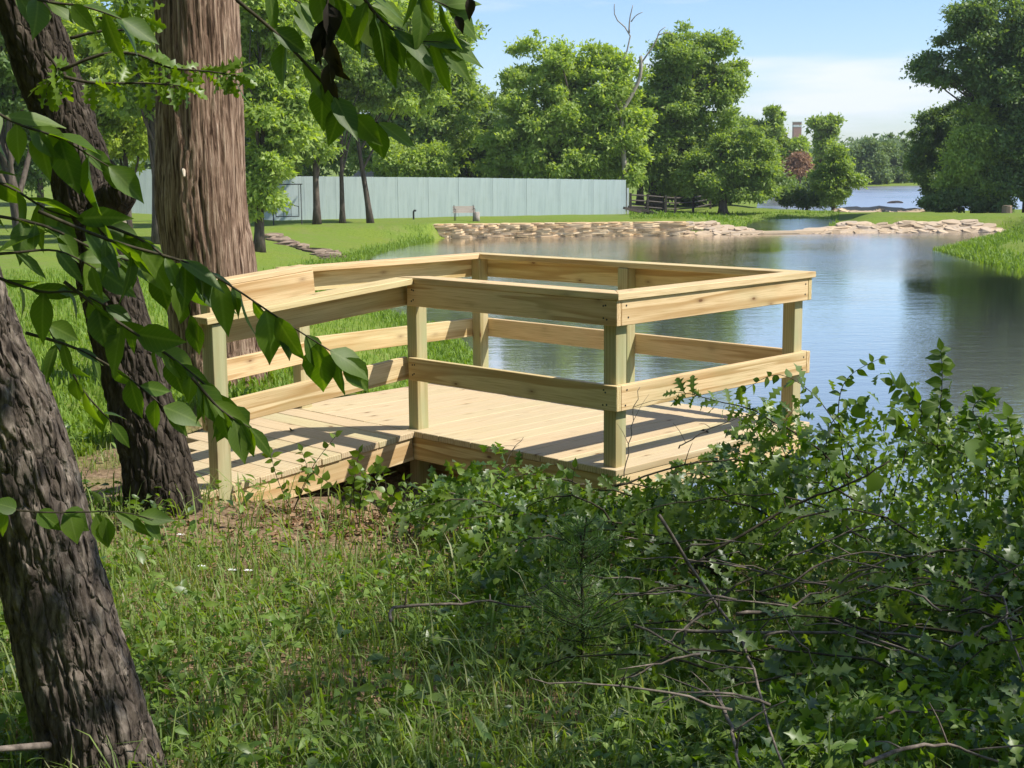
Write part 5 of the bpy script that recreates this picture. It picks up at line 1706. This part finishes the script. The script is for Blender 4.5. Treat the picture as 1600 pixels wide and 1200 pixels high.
# young juniper in the foreground
jb = px(908, 1110, 4.9)
jo = Vector((jb.x, 4.9, h1(jb.x, 4.9)))
ju = thing('juniper_seedling', 'feathery young juniper standing in the brush', 'juniper', jo)
MB().tube([(0, 0, -.02), (.01, 0, .2), (0, 0, .42), (.02, 0, .6)], [.008, .007, .005, .002], 6).obj('stem', TWIGD, ju)
rj = np.random.default_rng(55)
PN, DN = [], []
mbj = MB()
for k in range(84):
    f = rj.random() ** .8
    z = .04 + .52 * f
    L = .36 * (1 - f * .75) * rj.uniform(.6, 1.15)
    a_ = rj.uniform(0, 2 * math.pi)
    p = np.array([0, 0, z]); dv = np.array([math.cos(a_), math.sin(a_), rj.uniform(.25, .9)]); dv /= np.linalg.norm(dv)
    path = smooth_path([p, p + dv * L * .5 + [0, 0, -.01], p + dv * L], 6)
    mbj.tube(path, np.linspace(.0022, .0008, 6), 4)
    for s_ in range(45):
        t_ = rj.uniform(.12, 1)
        i_ = min(int(t_ * 5), 4)
        q = path[i_] * (1 - (t_ * 5 - i_)) + path[i_ + 1] * (t_ * 5 - i_)
        PN.append(q); DN.append(unit(dv + .9 * rj.normal(size=3)))
mbj.obj('branch', TWIGD, ju)
PN, DN = np.array(PN), np.array(DN)
V, F = place(np.array([(0, -.02, 0), (.5, -.032, 0), (1, 0, 0), (.5, .032, 0)]), RHOMB_F, PN, DN, rj.normal(size=PN.shape), .042 * rj.uniform(.5, 1.3, len(PN)))
tag(link('foliage', np_mesh('foliage', V, F), JUNI, ju), None, None, None, 'stuff')

# small white flowers and dead leaves in the grass
for k, (u, v, d) in enumerate(((318, 936, 5.9), (365, 941, 5.85), (390, 940, 5.85), (706, 1000, 5.3), (284, 866, 6.4), (966, 1012, 5.2))):
    p = px(u, v, d)
    g = h1(p.x, d)
    z = max(p.z - g, .08)
    o = thing('white_flower', 'tiny white flower head above the grass', 'flower', Vector((p.x, d, g)), 'white flowers in the grass')
    MB().tube([(0, 0, 0), (.005, 0, z * .5), (0, 0, z)], [.0015, .0012, .001], 4).obj('stem', WEED, o)
    mb = MB()
    for j in range(7):
        a_ = j * 2.4
        mb.add(*place(RHOMB_V, RHOMB_F, np.array([[.006 * math.cos(a_), .006 * math.sin(a_), z + .002 * (j % 3)]]), np.array([[math.cos(a_), math.sin(a_), .35]]), np.array([[0, 0, 1.0]]), np.array([.016])))
    mb.obj('petals', PETAL, o)
r = np.random.default_rng(77)
n = 2600
y = 3.2 + 4.6 * r.random(n); x = r.uniform(-.45, .45, n) * y
x[:1100] = r.normal(-.8, .45, 1100); y[:1100] = r.normal(7.1, .3, 1100)
cl, a, b = deck_clear(x, y)
k = cl; x, y = x[k], y[k]; n = len(x)
V, F = leaf_strip(OV_S, .6, .4)
V, F = place(V, F, np.stack([x, y, ht(x, y) + .012], -1), r.normal(size=(n, 3)) * [1, 1, .15], np.array([0, 0, 1.]) + .3 * r.normal(size=(n, 3)), .05 * r.uniform(.5, 1.3, n))
LITTER = leaf_mat('dead_leaves', [(.16, .095, .05), (.30, .19, .11), (.38, .27, .17), (.22, .10, .06)], 0.1, (1, .9, .7), .8, .1)
tag(link('leaf_litter', np_mesh('leaf_litter', V, F), LITTER), 'dead brown leaves on the soil', 'leaf litter', None, 'stuff')

# ------------------------------------------------------------------ summer haze
hm = bpy.data.materials.new('haze')
hm.use_nodes = True
ht_ = hm.node_tree
ht_.nodes.clear()
ho_ = ht_.nodes.new('ShaderNodeOutputMaterial')
hv = ht_.nodes.new('ShaderNodeVolumePrincipled')
hv.inputs['Color'].default_value = (.88, .93, 1.0, 1)
hv.inputs['Density'].default_value = 0.00022
ht_.links.new(hv.outputs[0], ho_.inputs['Volume'])
hx = MB().box((0, 420, 12.5), (1500, 1000, 30))
tag(hx.obj('haze', hm), 'thin summer haze over the water and far trees', 'haze', None, 'stuff')
